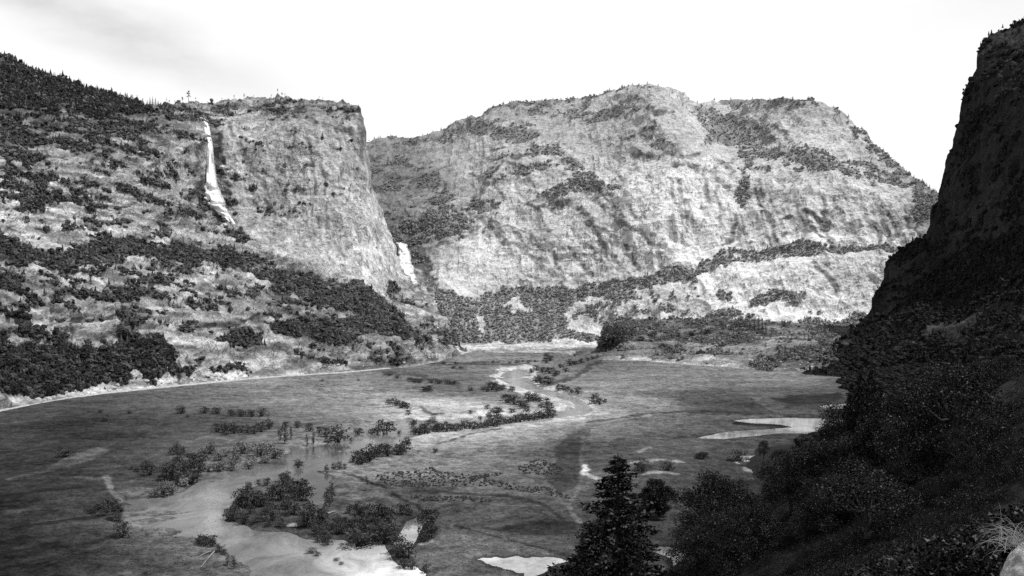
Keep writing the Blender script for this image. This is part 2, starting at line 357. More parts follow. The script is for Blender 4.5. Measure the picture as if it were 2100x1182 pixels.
def tone_L(S):
    S.wt = np.ones(S.u.shape)
    S.wt = np.abs(np.gradient(S.v, axis=0))*1.0
    S.tone = tone_field(S, [(-300, 300, 140), (-300, 700, 150), (0, 300, 130), (50, 430, 190), (0, 600, 150), (0, 700, 165), (60, 830, 150), (150, 300, 135), (200, 470, 168), (200, 640, 150),
        (200, 715, 165), (300, 260, 125), (330, 300, 150), (330, 420, 150), (350, 520, 170), (330, 700, 165), (400, 770, 185), (370, 350, 150), (440, 250, 160), (480, 300, 155), (500, 460, 165), (540, 600, 150), (520, 650, 140),
        (480, 690, 155), (560, 740, 165), (600, 220, 140), (600, 300, 150), (600, 400, 152), (640, 480, 160), (700, 250, 148), (690, 340, 155), (730, 420, 178), (760, 480, 185), (780, 540, 188), (740, 560, 185),  # right end of the big cliff painted paler, as if catching the sun
        (720, 300, 150), (820, 570, 170), (840, 630, 165), (880, 655, 160), (700, 740, 140), (800, 735, 140), (900, 715, 160), (660, 640, 135)])
    V = S.veg
    for val, soft, poly in [
        (.95, 10, [(-430, 420), (-200, 440), (0, 478), (60, 498), (110, 512), (200, 500), (270, 490), (330, 497), (400, 508), (470, 512), (530, 520), (560, 540), (600, 570), (560, 580), (520, 566), (480, 552), (420, 540), (360, 545), (250, 541), (150, 552), (60, 558), (0, 552), (-430, 540)]),
        (.95, 12, [(520, 525), (570, 540), (640, 560), (700, 575), (740, 572), (765, 600), (800, 622), (835, 660), (800, 668), (750, 655), (720, 640), (690, 635), (640, 625), (600, 612), (560, 590)]),
        (.8, 14, [(660, 640), (760, 650), (830, 660), (900, 668), (960, 690), (975, 722), (860, 712), (800, 700), (740, 695)]),
        (1., 8, [(-430, 760), (0, 708), (60, 712), (130, 722), (200, 722), (250, 712), (300, 716), (352, 730), (355, 752), (315, 788), (290, 765), (250, 772), (200, 795), (120, 800), (60, 808), (0, 800), (-430, 880)]),
        (.95, 6, [(230, 685), (290, 702), (335, 698), (362, 735), (350, 755), (300, 750), (250, 722)]),
        (.9, 8, [(450, 702), (490, 673), (530, 688), (545, 712), (480, 722)]), (.9, 10, [(548, 662), (620, 658), (700, 660), (745, 688), (700, 718), (640, 705), (600, 700), (560, 690)]),
        (1., 10, [(-430, -60), (0, 100), (100, 140), (200, 175), (300, 206), (330, 240), (250, 240), (180, 228), (100, 222), (0, 228), (-430, 150)]),
        (.62, 24, [(0, 222), (300, 235), (345, 262), (340, 330), (250, 350), (150, 380), (100, 400), (0, 360)]), (.8, 10, [(120, 242), (300, 255), (290, 292), (200, 300), (120, 285)]),
        (.9, 8, [(55, 395), (85, 372), (122, 385), (118, 420), (80, 428)]), (.75, 10, [(0, 255), (60, 265), (60, 300), (0, 320)]), (.6, 14, [(0, 330), (60, 345), (130, 400), (80, 430), (0, 400)]),
        (.34, 20, [(-430, 150), (0, 330), (450, 330), (480, 480), (300, 492), (0, 492), (-430, 440)]), (.42, 20, [(-430, 560), (0, 560), (420, 545), (600, 612), (750, 690), (900, 720), (850, 748), (600, 665), (400, 640), (0, 700), (-430, 750)]),
        (.5, 12, [(600, 700), (740, 715), (850, 730), (840, 748), (700, 752), (600, 740)]), (.5, 8, [(330, 213), (560, 200), (735, 222), (735, 243), (560, 245), (420, 240), (330, 250)]),
        (.3, 20, [(300, 240), (420, 240), (430, 300), (330, 300)]), (.07, 20, [(440, 240), (740, 240), (740, 400), (560, 480), (480, 400)]), (.7, 8, [(150, 592), (290, 600), (280, 622), (190, 620)]),
        (.8, 8, [(0, 640), (40, 635), (60, 655), (20, 670)]), (.65, 8, [(400, 640), (440, 630), (450, 650), (410, 655)]), (.7, 7, [(420, 395), (480, 450), (520, 500), (480, 505), (440, 450), (405, 420)]),
        (.85, 4, [(798, 575), (828, 582), (830, 600), (800, 600)]), (.8, 4, [(783, 596), (803, 598), (800, 612), (786, 608)]), (.8, 4, [(805, 600), (822, 604), (820, 618), (808, 612)]), (.8, 4, [(832, 606), (850, 610), (848, 622), (836, 618)]), (.7, 4, [(862, 618), (882, 632), (880, 640), (864, 628)])]:
        paint(S, V, poly, val, soft)
    stain = [([(430, 262), (440, 300), (454, 360), (468, 412)], 20, 55), ([(414, 300), (412, 350), (418, 400)], 12, 75), ([(470, 262), (490, 310), (520, 350), (545, 385)], 7, 95), ([(505, 390), (540, 400), (560, 440)], 4, 90),
             ([(300, 345), (330, 330), (390, 335), (420, 345)], 4, 80), ([(520, 560), (600, 545), (640, 560)], 4, 90), ([(630, 270), (640, 330), (648, 400)], 3, 90), ([(700, 250), (690, 270), (720, 265)], 6, 80),
             ([(600, 240), (640, 250), (690, 262)], 4, 90), ([(660, 330), (668, 400), (672, 470)], 3, 105), ([(735, 230), (742, 290), (752, 330)], 5, 100), ([(600, 640), (560, 650), (520, 655)], 3, 70), ([(400, 672), (460, 670), (530, 650)], 3, 60),
             ([(360, 740), (366, 770), (372, 790)], 4, 60), ([(384, 740), (390, 790)], 4, 55), ([(404, 738), (404, 785)], 3, 70), ([(150, 650), (180, 660), (240, 655)], 5, 45), ([(140, 655), (150, 690)], 5, 50), ([(240, 620), (255, 660), (260, 700)], 6, 55)]
    for pts, w, s in stain: stroke(S, S.tone, pts, w, A(s))
    for pts, w, s in [([(456, 345), (485, 355)], 4, 200), ([(475, 255), (485, 285)], 4, 190), ([(510, 480), (545, 500), (580, 520)], 8, 190), ([(700, 560), (760, 590), (810, 620), (860, 650)], 14, 195), ([(232, 650), (250, 680), (262, 700)], 4, 200), ([(265, 740), (270, 755)], 12, 170),
                      ([(0, 470), (80, 480), (140, 490)], 8, 190), ([(560, 640), (545, 680)], 8, 180)]: stroke(S, S.tone, pts, w, A(s))
    V[:] = np.maximum(V*np.where(V < .7, .66, 1), .08*(1-sstep(400, 520, S.u))+.03)
    patchy(S, 70, 16, 601); V = S.veg
    Q = S.P.reshape(-1, 3); sh = S.u.shape
    S.tone *= ((1+0.5*fbm(Q/[60, 60, 9], 5, 611)+0.35*fbm(Q/[12, 12, 7], 4, 613))*(1-S.cliff.ravel())+S.cliff.ravel()*(1+.4*fbm(Q/[11, 11, 90], 5, 615)+.2*fbm(Q/[50, 50, 30], 3, 617))).reshape(sh)      # bedding and patina
    S.tone *= 1-0.75*veins(S, 45, (1.6, 1.6, .5), 621, .92)*(1-.6*S.cliff)-.6*(1-S.cliff)*veins(S, 24, (1.8, 1.8, .4), 623, .92)-0.3*S.cliff*veins(S, 26, (.6, .6, 2.2), 631, .92)-.35*veins(S, 20, (1.8, 1.8, .5), 641, .93)
    S.tone *= 1.02+0.2*S.cliff
    pt = fbm(Q/[32, 32, 7], 5, 619).reshape(sh); S.tone *= 1.2*(1+(1-S.cliff)*(.5*sstep(.05, .35, pt)-.5*sstep(.02, .3, -pt)))+.1*S.cliff
    S.tone = np.clip(S.tone, .02, .8)*(1-0.8*np.clip(V, 0, 1)**1.2)
L = build_sheet('mountain_left', np.concatenate([np.arange(-420, -20, 8), np.arange(-20, 1010, 1.8)]), baseL, crestL, prof_L(), 330, (10, 7, 5, 9, 24, 3.0, 4.5), M_L, 11, tone_L, face=[(455, 262), (500, 250), (600, 235), (700, 228), (742, 235), (752, 290), (800, 460), (835, 575), (790, 592), (720, 568), (640, 540), (560, 510), (500, 470), (470, 400)])

# ---------------------------------------------------------------- far wall with the dome
prof_C = [(640, [(720, 2400), (560, 2600), (420, 2900), (285, 3400)]), (760, [(720, 2350), (600, 2480), (520, 2650), (420, 2850), (288, 3350)]),
 (850, [(720, 2350), (600, 2470), (540, 2580), (470, 2700), (380, 2950), (285, 3350)]), (920, [(720, 2350), (610, 2480), (540, 2570), (450, 2680), (370, 2850), (266, 3300)]),
 (1000, [(720, 2300), (600, 2530), (520, 2610), (450, 2670), (350, 2800), (285, 2980), (238, 3200)]), (1100, [(720, 2280), (600, 2510), (500, 2600), (400, 2690), (320, 2810), (260, 3020), (211, 3250)]),
 (1200, [(720, 2260), (590, 2480), (500, 2570), (400, 2660), (320, 2790), (250, 2980), (198, 3200)]), (1300, [(720, 2230), (580, 2430), (480, 2520), (380, 2600), (320, 2690), (250, 2820), (180, 3020)]),
 (1365, [(250, 2740), (215, 2820)]), (1415, [(300, 2660), (250, 2830), (215, 2960)]), (1390, [(720, 2200), (640, 2330), (560, 2430), (450, 2500), (350, 2570), (310, 2640), (250, 2760), (183, 2920)]), (1432, [(310, 2660), (270, 2800), (240, 2900)]), (1470, [(312, 2740), (290, 2960), (250, 3300), (208, 3480)]), (1530, [(290, 2920), (250, 3150), (208, 3330)]),
 (1480, [(720, 2150), (620, 2290), (560, 2380), (525, 2440), (510, 2470), (400, 2575), (330, 2690)]), (1600, [(720, 2080), (620, 2230), (545, 2320), (525, 2370), (505, 2400), (400, 2520), (350, 2590), (310, 2720), (260, 2870), (206, 3050)]),
 (1720, [(720, 2020), (620, 2180), (530, 2280), (510, 2325), (420, 2430), (372, 2500), (340, 2590), (290, 2700), (230, 2850)]), (1830, [(720, 1980), (600, 2160), (525, 2230), (510, 2270), (400, 2400), (372, 2450), (330, 2590)]), (1960, [(720, 1950), (520, 2180), (420, 2300), (400, 2380)])]
crestC = [(640, 290), (750, 291), (800, 287), (840, 288), (880, 280), (902, 268), (930, 252), (960, 243), (1010, 228), (1060, 214), (1100, 210), (1150, 203), (1200, 199), (1232, 196), (1242, 188), (1270, 181), (1330, 177), (1380, 180), (1405, 192), (1420, 206), (1430, 212),
          (1450, 210), (1480, 206), (1540, 204), (1600, 207), (1640, 207), (1662, 203), (1688, 204), (1705, 214), (1725, 232), (1750, 250), (1775, 272), (1800, 300), (1830, 325), (1860, 348), (1890, 367), (1915, 382), (1960, 410), (2010, 440)]
def tone_C(S):
    S.wt = np.abs(np.gradient(S.v, axis=0))
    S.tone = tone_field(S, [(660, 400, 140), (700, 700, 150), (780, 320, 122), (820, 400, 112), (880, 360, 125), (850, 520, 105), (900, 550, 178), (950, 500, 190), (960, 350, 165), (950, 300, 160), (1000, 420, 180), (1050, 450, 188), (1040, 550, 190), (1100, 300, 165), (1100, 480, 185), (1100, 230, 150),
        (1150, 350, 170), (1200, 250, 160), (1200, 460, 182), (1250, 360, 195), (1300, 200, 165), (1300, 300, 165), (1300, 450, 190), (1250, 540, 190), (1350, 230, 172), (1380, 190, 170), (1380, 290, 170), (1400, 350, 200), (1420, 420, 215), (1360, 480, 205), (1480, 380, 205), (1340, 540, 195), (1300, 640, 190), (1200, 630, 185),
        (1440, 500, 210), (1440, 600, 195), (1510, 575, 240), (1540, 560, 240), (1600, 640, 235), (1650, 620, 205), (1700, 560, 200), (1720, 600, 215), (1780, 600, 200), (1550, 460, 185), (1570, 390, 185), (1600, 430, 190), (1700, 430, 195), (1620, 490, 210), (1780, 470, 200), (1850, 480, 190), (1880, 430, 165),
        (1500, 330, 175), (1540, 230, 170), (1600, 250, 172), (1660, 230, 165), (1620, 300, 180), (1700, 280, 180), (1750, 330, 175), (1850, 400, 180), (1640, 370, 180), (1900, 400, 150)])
    V = S.veg
    for val, soft, poly in [
        (.4, 24, [(740, 290), (800, 300), (880, 330), (930, 400), (925, 450), (900, 485), (840, 500), (820, 560), (790, 450), (760, 380)]), (.6, 18, [(860, 340), (885, 350), (920, 420), (915, 470), (880, 480), (850, 440), (870, 400)]),
        (.6, 16, [(840, 460), (900, 470), (960, 480), (900, 490), (870, 490), (860, 580), (840, 560), (830, 500)]), (.55, 10, [(750, 288), (900, 266), (1060, 213), (1250, 186), (1250, 215), (1150, 238), (1060, 255), (960, 285), (750, 320)]),
        (.9, 8, [(905, 268), (1000, 258), (1090, 262), (1110, 285), (1080, 292), (980, 279), (900, 279)]), (.75, 8, [(1060, 285), (1130, 300), (1185, 330), (1150, 340), (1090, 310)]), (.65, 8, [(1080, 320), (1150, 322), (1150, 347), (1090, 347)]),
        (.8, 8, [(1150, 318), (1200, 345), (1262, 388), (1240, 396), (1150, 345)]), (.85, 7, [(1100, 400), (1180, 375), (1230, 383), (1268, 402), (1200, 398), (1140, 415), (1105, 412)]), (.35, 20, [(1000, 280), (1120, 300), (1120, 360), (1020, 350)]),
        (.45, 10, [(1150, 235), (1270, 215), (1320, 222), (1280, 240), (1180, 255)]), (.4, 10, [(1240, 185), (1330, 177), (1400, 195), (1320, 205), (1250, 215)]), (.4, 10, [(1270, 285), (1330, 270), (1400, 300), (1380, 315), (1300, 310)]),
        (1., 8, [(905, 598), (950, 604), (1030, 588), (1100, 581), (1180, 583), (1280, 570), (1340, 568), (1372, 547), (1402, 550), (1414, 575), (1380, 575), (1330, 590), (1280, 596), (1200, 602), (1172, 620), (1155, 645), (1165, 680), (1240, 690), (1240, 702), (1000, 704), (900, 704), (895, 650)]),
        (.97, 7, [(1410, 562), (1440, 537), (1480, 515), (1500, 508), (1560, 512), (1620, 502), (1660, 500), (1700, 514), (1760, 511), (1830, 507), (1900, 500), (1960, 500), (1960, 520), (1900, 520), (1820, 522), (1740, 522), (1680, 527), (1600, 527), (1560, 538), (1500, 538), (1460, 545), (1430, 560)]),
        (1., 5, [(1535, 606), (1560, 597), (1590, 594), (1630, 605), (1646, 624), (1600, 620), (1540, 622)]), (.95, 8, [(1405, 662), (1440, 642), (1490, 628), (1540, 636), (1560, 655), (1570, 720), (1400, 720)]), (.9, 8, [(1640, 668), (1660, 650), (1740, 640), (1790, 650), (1800, 720), (1640, 720)]),
        (.8, 7, [(1560, 668), (1620, 672), (1660, 668), (1660, 720), (1560, 720)]), (.6, 14, [(1415, 560), (1440, 600), (1445, 650), (1420, 660), (1400, 640), (1405, 590)]), (.6, 5, [(1470, 588), (1505, 602), (1490, 612), (1470, 600)]), (.35, 14, [(1650, 600), (1740, 610), (1740, 645), (1660, 650)]),
        (.97, 9, [(1424, 215), (1440, 220), (1480, 235), (1540, 248), (1590, 278), (1620, 290), (1560, 292), (1500, 296), (1440, 302), (1432, 296), (1450, 275), (1436, 250)]), (.62, 12, [(1500, 285), (1640, 300), (1720, 325), (1830, 342), (1900, 362), (1920, 385), (1860, 372), (1760, 372), (1700, 360), (1600, 352), (1530, 352), (1515, 320)]),
        (.93, 7, [(1715, 358), (1780, 342), (1850, 350), (1915, 374), (1850, 374), (1760, 372)]), (.7, 8, [(1700, 212), (1800, 298), (1930, 385), (1920, 400), (1850, 362), (1780, 308)]), (.6, 14, [(1875, 378), (1930, 400), (1905, 480), (1865, 450)]), (.35, 8, [(1450, 208), (1690, 204), (1700, 215), (1600, 225), (1480, 225)]),
        (.5, 10, [(1520, 340), (1545, 380), (1530, 440), (1505, 400)]), (.3, 12, [(1000, 480), (900, 470), (1000, 350), (1060, 380)]), (.25, 14, [(1180, 610), (1380, 590), (1400, 660), (1250, 700), (1180, 660)])]:
        paint(S, V, poly, val, soft)
    paint(S, V, [(1030, 628), (1045, 605), (1060, 603), (1075, 622), (1100, 642), (1060, 648)], 0.1, 8, 'mix'); paint(S, V, [(978, 645), (990, 645), (994, 685), (980, 680)], 0, 4, 'mix')
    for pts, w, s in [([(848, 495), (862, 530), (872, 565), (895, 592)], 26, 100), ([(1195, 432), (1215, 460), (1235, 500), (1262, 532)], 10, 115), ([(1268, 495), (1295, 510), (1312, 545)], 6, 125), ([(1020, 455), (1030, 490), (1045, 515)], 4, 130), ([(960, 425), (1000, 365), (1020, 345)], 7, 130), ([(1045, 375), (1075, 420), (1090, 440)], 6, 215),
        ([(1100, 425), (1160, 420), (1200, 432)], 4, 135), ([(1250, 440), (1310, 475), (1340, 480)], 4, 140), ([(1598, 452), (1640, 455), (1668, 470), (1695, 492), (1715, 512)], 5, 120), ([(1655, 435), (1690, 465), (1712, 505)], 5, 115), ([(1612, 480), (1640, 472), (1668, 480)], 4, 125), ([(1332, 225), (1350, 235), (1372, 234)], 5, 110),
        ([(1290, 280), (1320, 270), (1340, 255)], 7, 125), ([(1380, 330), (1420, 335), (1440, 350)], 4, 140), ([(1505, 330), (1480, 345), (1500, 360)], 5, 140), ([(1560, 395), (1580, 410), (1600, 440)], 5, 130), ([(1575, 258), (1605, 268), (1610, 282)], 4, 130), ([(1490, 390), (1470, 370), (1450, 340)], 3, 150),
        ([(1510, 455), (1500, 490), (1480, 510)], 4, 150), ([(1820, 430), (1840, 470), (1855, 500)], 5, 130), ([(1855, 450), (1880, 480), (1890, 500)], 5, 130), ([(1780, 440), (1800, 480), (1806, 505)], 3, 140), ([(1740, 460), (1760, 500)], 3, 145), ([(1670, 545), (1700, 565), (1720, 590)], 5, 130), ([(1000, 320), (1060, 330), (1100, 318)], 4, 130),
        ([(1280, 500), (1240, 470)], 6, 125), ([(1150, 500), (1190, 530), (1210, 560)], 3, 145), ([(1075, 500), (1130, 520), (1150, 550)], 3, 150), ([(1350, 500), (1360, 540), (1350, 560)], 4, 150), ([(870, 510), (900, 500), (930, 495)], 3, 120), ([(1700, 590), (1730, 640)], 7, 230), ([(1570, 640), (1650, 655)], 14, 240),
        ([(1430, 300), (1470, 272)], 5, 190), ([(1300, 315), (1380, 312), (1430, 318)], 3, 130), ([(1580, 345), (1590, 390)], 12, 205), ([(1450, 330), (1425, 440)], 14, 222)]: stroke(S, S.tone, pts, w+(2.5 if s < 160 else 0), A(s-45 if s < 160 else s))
    V[:] = np.maximum(V, .02)
    r_ = random.Random(5)
    for q in range(30):      # water stains and flake edges on the right-hand face
        u0, v0 = r_.uniform(1500, 1890), r_.uniform(385, 460); l = r_.uniform(25, 75); stroke(S, S.tone, [(u0, v0), (u0+l*.14, v0+l*.5), (u0+l*.38, v0+l)], r_.uniform(2.5, 7), A(r_.uniform(95, 150)))
    for q in range(26):      # sweeping exfoliation joints on the left-hand face
        u0, v0 = r_.uniform(960, 1330), r_.uniform(330, 520); l = r_.uniform(40, 110); stroke(S, S.tone, [(u0, v0), (u0+l*.55, v0+l*.2), (u0+l*.9, v0+l*.6)], r_.uniform(2.5, 6), A(r_.uniform(85, 140)))
    for q in range(14): u0, v0 = r_.uniform(1330, 1480), r_.uniform(330, 470); l = r_.uniform(30, 80); stroke(S, S.tone, [(u0, v0), (u0+l*.05, v0+l*.5), (u0+l*.2, v0+l)], r_.uniform(2.5, 5), A(r_.uniform(120, 160)))
    patchy(S, 90, 34, 701); V = S.veg
    Q = S.P.reshape(-1, 3); sh = S.u.shape
    S.tone *= (1+0.2*fbm(Q/[70, 70, 45], 5, 711)+0.1*fbm(Q/[14, 14, 12], 4, 713)+.22*fbm(np.stack([Q[:, 0]*.92+Q[:, 2]*.38*np.where(Q[:, 0] > 300, 1, .4), Q[:, 1], Q[:, 2]*.92], 1)/[16, 30, 130], 5, 716)).reshape(sh)
    rt = sstep(1250, 1450, S.u)
    S.tone *= 1-0.6*veins(S, 75, (1.3, 1.3, .7), 721, .93)-0.25*rt*veins(S, 34, (.7, .7, 2.6), 731, .9, .38)-0.35*(1-rt)*veins(S, 42, (.8, .8, 2.0), 741, .92, .6)-.35*veins(S, 30, (2.2, 2.2, .6), 751, .94)
    S.tone = np.clip(S.tone*1.5*(1+.3*S.cliff), .1, .85)*(1-0.45*np.clip(V, 0, 1)**1.2)  # wall paled and its darks lifted: distance haze painted into the rock
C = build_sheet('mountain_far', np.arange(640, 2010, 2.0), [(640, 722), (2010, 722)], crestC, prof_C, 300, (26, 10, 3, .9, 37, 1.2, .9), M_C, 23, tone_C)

# ---------------------------------------------------------------- low wooded bench below the far wall
prof_M = [(1180, [(735, 1740), (700, 1900)]), (1235, [(740, 1660), (700, 1760), (662, 1900)]), (1300, [(742, 1640), (700, 1780), (656, 2000)]), (1400, [(750, 1540), (715, 1680), (690, 1820), (652, 2050)]), (1500, [(757, 1460), (725, 1580), (690, 1760), (654, 2030)]),
          (1600, [(766, 1370), (730, 1480), (690, 1700), (660, 1950)]), (1740, [(775, 1300), (740, 1400), (700, 1600), (668, 1850)]), (1850, [(785, 1250), (720, 1500), (672, 1750)])]
def tone_M(S):
    S.wt = np.abs(np.gradient(S.v, axis=0))
    S.tone = tone_field(S, [(1200, 715, 100), (1250, 700, 110), (1260, 738, 130), (1300, 660, 110), (1300, 715, 120), (1290, 738, 160), (1380, 690, 115), (1400, 735, 120), (1430, 748, 180), (1460, 740, 175), (1500, 690, 110), (1550, 720, 130), (1500, 715, 150), (1600, 680, 130), (1620, 700, 140), (1650, 745, 90), (1680, 765, 140), (1700, 690, 120), (1600, 765, 130), (1560, 740, 110), (1750, 700, 90)])
    for val, soft, poly in [(1., 5, [(1234, 640), (1262, 640), (1300, 650), (1300, 690), (1270, 715), (1236, 722)]), (.75, 10, [(1260, 640), (1420, 640), (1560, 650), (1560, 700), (1480, 710), (1400, 700), (1320, 708), (1270, 700)]), (.5, 10, [(1560, 650), (1700, 655), (1720, 700), (1620, 705), (1560, 700)]),
        (.35, 10, [(1240, 715), (1360, 725), (1560, 735), (1560, 715), (1400, 705), (1250, 712)]), (.9, 8, [(1540, 750), (1600, 715), (1700, 705), (1760, 720), (1760, 770), (1680, 745), (1620, 740), (1570, 765)]), (.5, 8, [(1340, 722), (1400, 730), (1380, 740), (1300, 735)])]: paint(S, S.veg, poly, val, soft)
    for pts, w, s in [([(1275, 739), (1335, 741), (1400, 746)], 5, 185), ([(1405, 755), (1430, 746), (1460, 736)], 9, 190), ([(1560, 764), (1640, 764), (1730, 768)], 3, 170), ([(1480, 750), (1440, 752)], 8, 190), ([(1690, 730), (1640, 725)], 4, 140)]: stroke(S, S.tone, pts, w, A(s))
    patchy(S, 40, 8, 801)
    S.tone *= 1.35*(1+0.8*fbm(S.P.reshape(-1, 3)/[24, 24, 5], 5, 811)).reshape(S.u.shape)
    S.tone *= 1-0.6*np.clip(S.veg, 0, 1)**1.3
Mb = build_sheet('hill', np.arange(1180, 1850, 1.8), [(1180, 738), (1235, 742), (1330, 743), (1400, 750), (1480, 758), (1560, 766), (1650, 771), (1850, 785)],
    [(1180, 720), (1222, 716), (1231, 690), (1238, 664), (1300, 656), (1400, 652), (1500, 655), (1600, 661), (1700, 668), (1850, 675)], prof_M, 90, (3, 2, 0, 2.0, 9, 1.4, 1), M_B, 37, tone_M)

# ---------------------------------------------------------------- dark rock on the right
prof_K = [(1640, [(770, 1335), (752, 1500)]), (1740, [(776, 1290), (730, 1420), (690, 1600)]), (1800, [(785, 1220), (720, 1380), (660, 1540), (600, 1680)]), (1840, [(700, 1350), (600, 1600), (520, 1750)]),
    (1900, [(795, 1110), (720, 1210), (650, 1370), (580, 1540), (520, 1640), (490, 1740)]), (1925, [(480, 1620), (400, 1740)]), (2010, [(800, 960), (700, 1080), (640, 1200), (560, 1330), (450, 1430), (300, 1550), (95, 1740)]),
    (2100, [(810, 850), (720, 930), (640, 1040), (560, 1160), (450, 1270), (300, 1380), (45, 1700)]), (2400, [(850, 640), (640, 760), (400, 900), (100, 1100), (-110, 1450)]), (2900, [(900, 470), (600, 560), (300, 680), (-50, 850), (-320, 1100)])]
crestK = [(1640, 760), (1690, 727), (1715, 704), (1740, 682), (1770, 651), (1788, 634), (1800, 600), (1815, 560), (1822, 535), (1832, 520), (1850, 508), (1866, 498), (1885, 490), (1904, 488), (1912, 462), (1920, 425), (1928, 385), (1935, 350), (1950, 308), (1966, 250), (1984, 180), (2000, 130), (2009, 96), (2022, 80), (2045, 68), (2060, 62), (2100, 43), (2250, -20), (2500, -160), (2900, -330)]
def tone_K(S):
    S.wt = np.abs(np.gradient(S.v, axis=0))
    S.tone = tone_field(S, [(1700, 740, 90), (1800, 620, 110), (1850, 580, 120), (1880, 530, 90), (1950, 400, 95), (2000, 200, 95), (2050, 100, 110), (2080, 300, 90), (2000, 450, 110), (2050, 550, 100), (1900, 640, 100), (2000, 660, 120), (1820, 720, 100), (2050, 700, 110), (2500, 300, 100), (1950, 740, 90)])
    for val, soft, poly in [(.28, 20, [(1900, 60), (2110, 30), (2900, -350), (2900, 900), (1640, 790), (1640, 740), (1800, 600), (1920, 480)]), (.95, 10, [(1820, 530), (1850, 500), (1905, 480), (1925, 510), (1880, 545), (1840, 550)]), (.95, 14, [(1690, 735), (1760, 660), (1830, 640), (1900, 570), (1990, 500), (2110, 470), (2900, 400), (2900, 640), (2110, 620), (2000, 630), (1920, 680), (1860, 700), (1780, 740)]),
        (.9, 14, [(1640, 752), (1780, 740), (1860, 720), (1960, 700), (2900, 700), (2900, 950), (1640, 780)])]: paint(S, S.veg, poly, val, soft)
    for poly in ([(1890, 690), (1930, 655), (1970, 640), (1985, 650), (1960, 670), (1920, 690), (1870, 710)], [(2030, 630), (2070, 630), (2060, 650), (2035, 655)], [(1850, 560), (1880, 545), (1870, 590), (1830, 620)], [(1710, 705), (1750, 700), (1755, 715), (1720, 718)]): paint(S, S.veg, poly, 0.1, 6, 'mix')
    for pts, w, s in [([(1860, 715), (1900, 680), (1950, 650), (1985, 645)], 6, 170), ([(1900, 695), (1960, 668), (1990, 660)], 5, 150), ([(2030, 640), (2060, 640), (2055, 660)], 8, 150), ([(1865, 555), (1850, 590), (1835, 615)], 6, 140), ([(1720, 708), (1750, 715)], 7, 170), ([(1790, 665), (1890, 655)], 3, 120), ([(1760, 690), (1830, 700)], 3, 120), ([(1790, 750), (1850, 750)], 5, 190),
                      ([(1990, 470), (1980, 480)], 8, 140), ([(2060, 410), (2040, 415)], 5, 130), ([(1950, 600), (1945, 615)], 6, 150), ([(1985, 725), (1995, 760), (2002, 785)], 4, 130)]: stroke(S, S.tone, pts, w, A(s))
    patchy(S, 60, 24, 901)
    S.tone *= .28*(1+0.3*fbm(S.P.reshape(-1, 3)/[30, 30, 30], 5, 911)).reshape(S.u.shape)  # whole rock darkened: its shadow side is put into the tone
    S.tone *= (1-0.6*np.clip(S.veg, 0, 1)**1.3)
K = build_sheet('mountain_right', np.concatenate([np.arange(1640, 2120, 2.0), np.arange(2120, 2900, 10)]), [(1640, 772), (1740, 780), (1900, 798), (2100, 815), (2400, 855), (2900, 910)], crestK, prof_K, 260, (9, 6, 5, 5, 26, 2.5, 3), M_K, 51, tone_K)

# ---------------------------------------------------------------- near hillside (below the camera, right)
HP = np.array([(0, 0, 98.3), (3, 6, 97.9), (4.5, 9, 97.5), (10, 20, 95.0), (0, -60, 115), (60, -40, 135), (-60, -30, 95), (-80, 40, 62), (-40, 100, 45), (0, 60, 73), (0, 150, 46), (0, 250, 14), (-20, 330, -8), (40, 330, 9), (26, 150, 55), (15, 167, 48), (70, 390, -4), (80, 300, 34), (48, 330, 1), (60, 352, -3), (46, 290, 12), (38, 170, 58), (62, 220, 54), (100, 300, 46),
    (100, 400, 16), (130, 500, 1), (180, 500, 34), (200, 600, 20), (250, 750, -3), (230, 650, 7), (265, 800, -2), (330, 900, 2), (300, 800, 2), (260, 700, 5), (420, 1000, 12), (450, 1100, 20), (500, 1300, 14),  (21, 60, 82), (50, 100, 78), (300, 300, 105), (400, 600, 72), (500, 900, 38), (262, 500, 56), (157, 300, 70), (330, 600, 60), (200, 100, 160), (200, -80, 190), (650, 300, 270), (40, 420, -6), (90, 600, -12), (180, 800, -15), (350, 1200, -12), (-100, 250, -20), (-150, 100, 10)], float)
_h = RBF(HP[:, :2]*[1, 1], HP[:, 2], 1e-4)
def HZ(x, y):
    x = np.atleast_1d(np.asarray(x, float)); y = np.atleast_1d(np.asarray(y, float)); P = np.stack([x, y], 1)
    d = np.hypot(x, y); n = fbm(np.stack([x/30, y/30, 0*x], 1), 4, 81)*np.clip(d*0.03, 0.05, 3.0)
    return _h(P)+n
gx = np.concatenate([np.arange(-150, -20, 6), np.arange(-20, 40, 0.8), np.arange(40, 200, 3), np.arange(200, 640, 8)])
gy = np.concatenate([np.arange(-80, -2, 5), np.arange(-2, 40, 0.8), np.arange(40, 200, 2.5), np.arange(200, 700, 5), np.arange(700, 1250, 12)])
X_, Y_ = np.meshgrid(gx, gy); Z_ = HZ(X_.ravel(), Y_.ravel())
Hm, nt_, b_, o_ = new_mat('hillside_soil')
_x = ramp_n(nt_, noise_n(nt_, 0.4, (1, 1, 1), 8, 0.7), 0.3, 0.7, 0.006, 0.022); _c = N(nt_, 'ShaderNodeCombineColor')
for i in range(3): nt_.links.new(_x, _c.inputs[i])
nt_.links.new(_c.outputs[0], b_.inputs['Base Color'])
tag(link('hillside', mesh_np('hillside', np.stack([X_.ravel(), Y_.ravel(), Z_], 1), grid_faces(len(gy), len(gx)), True), Hm), kind='structure')

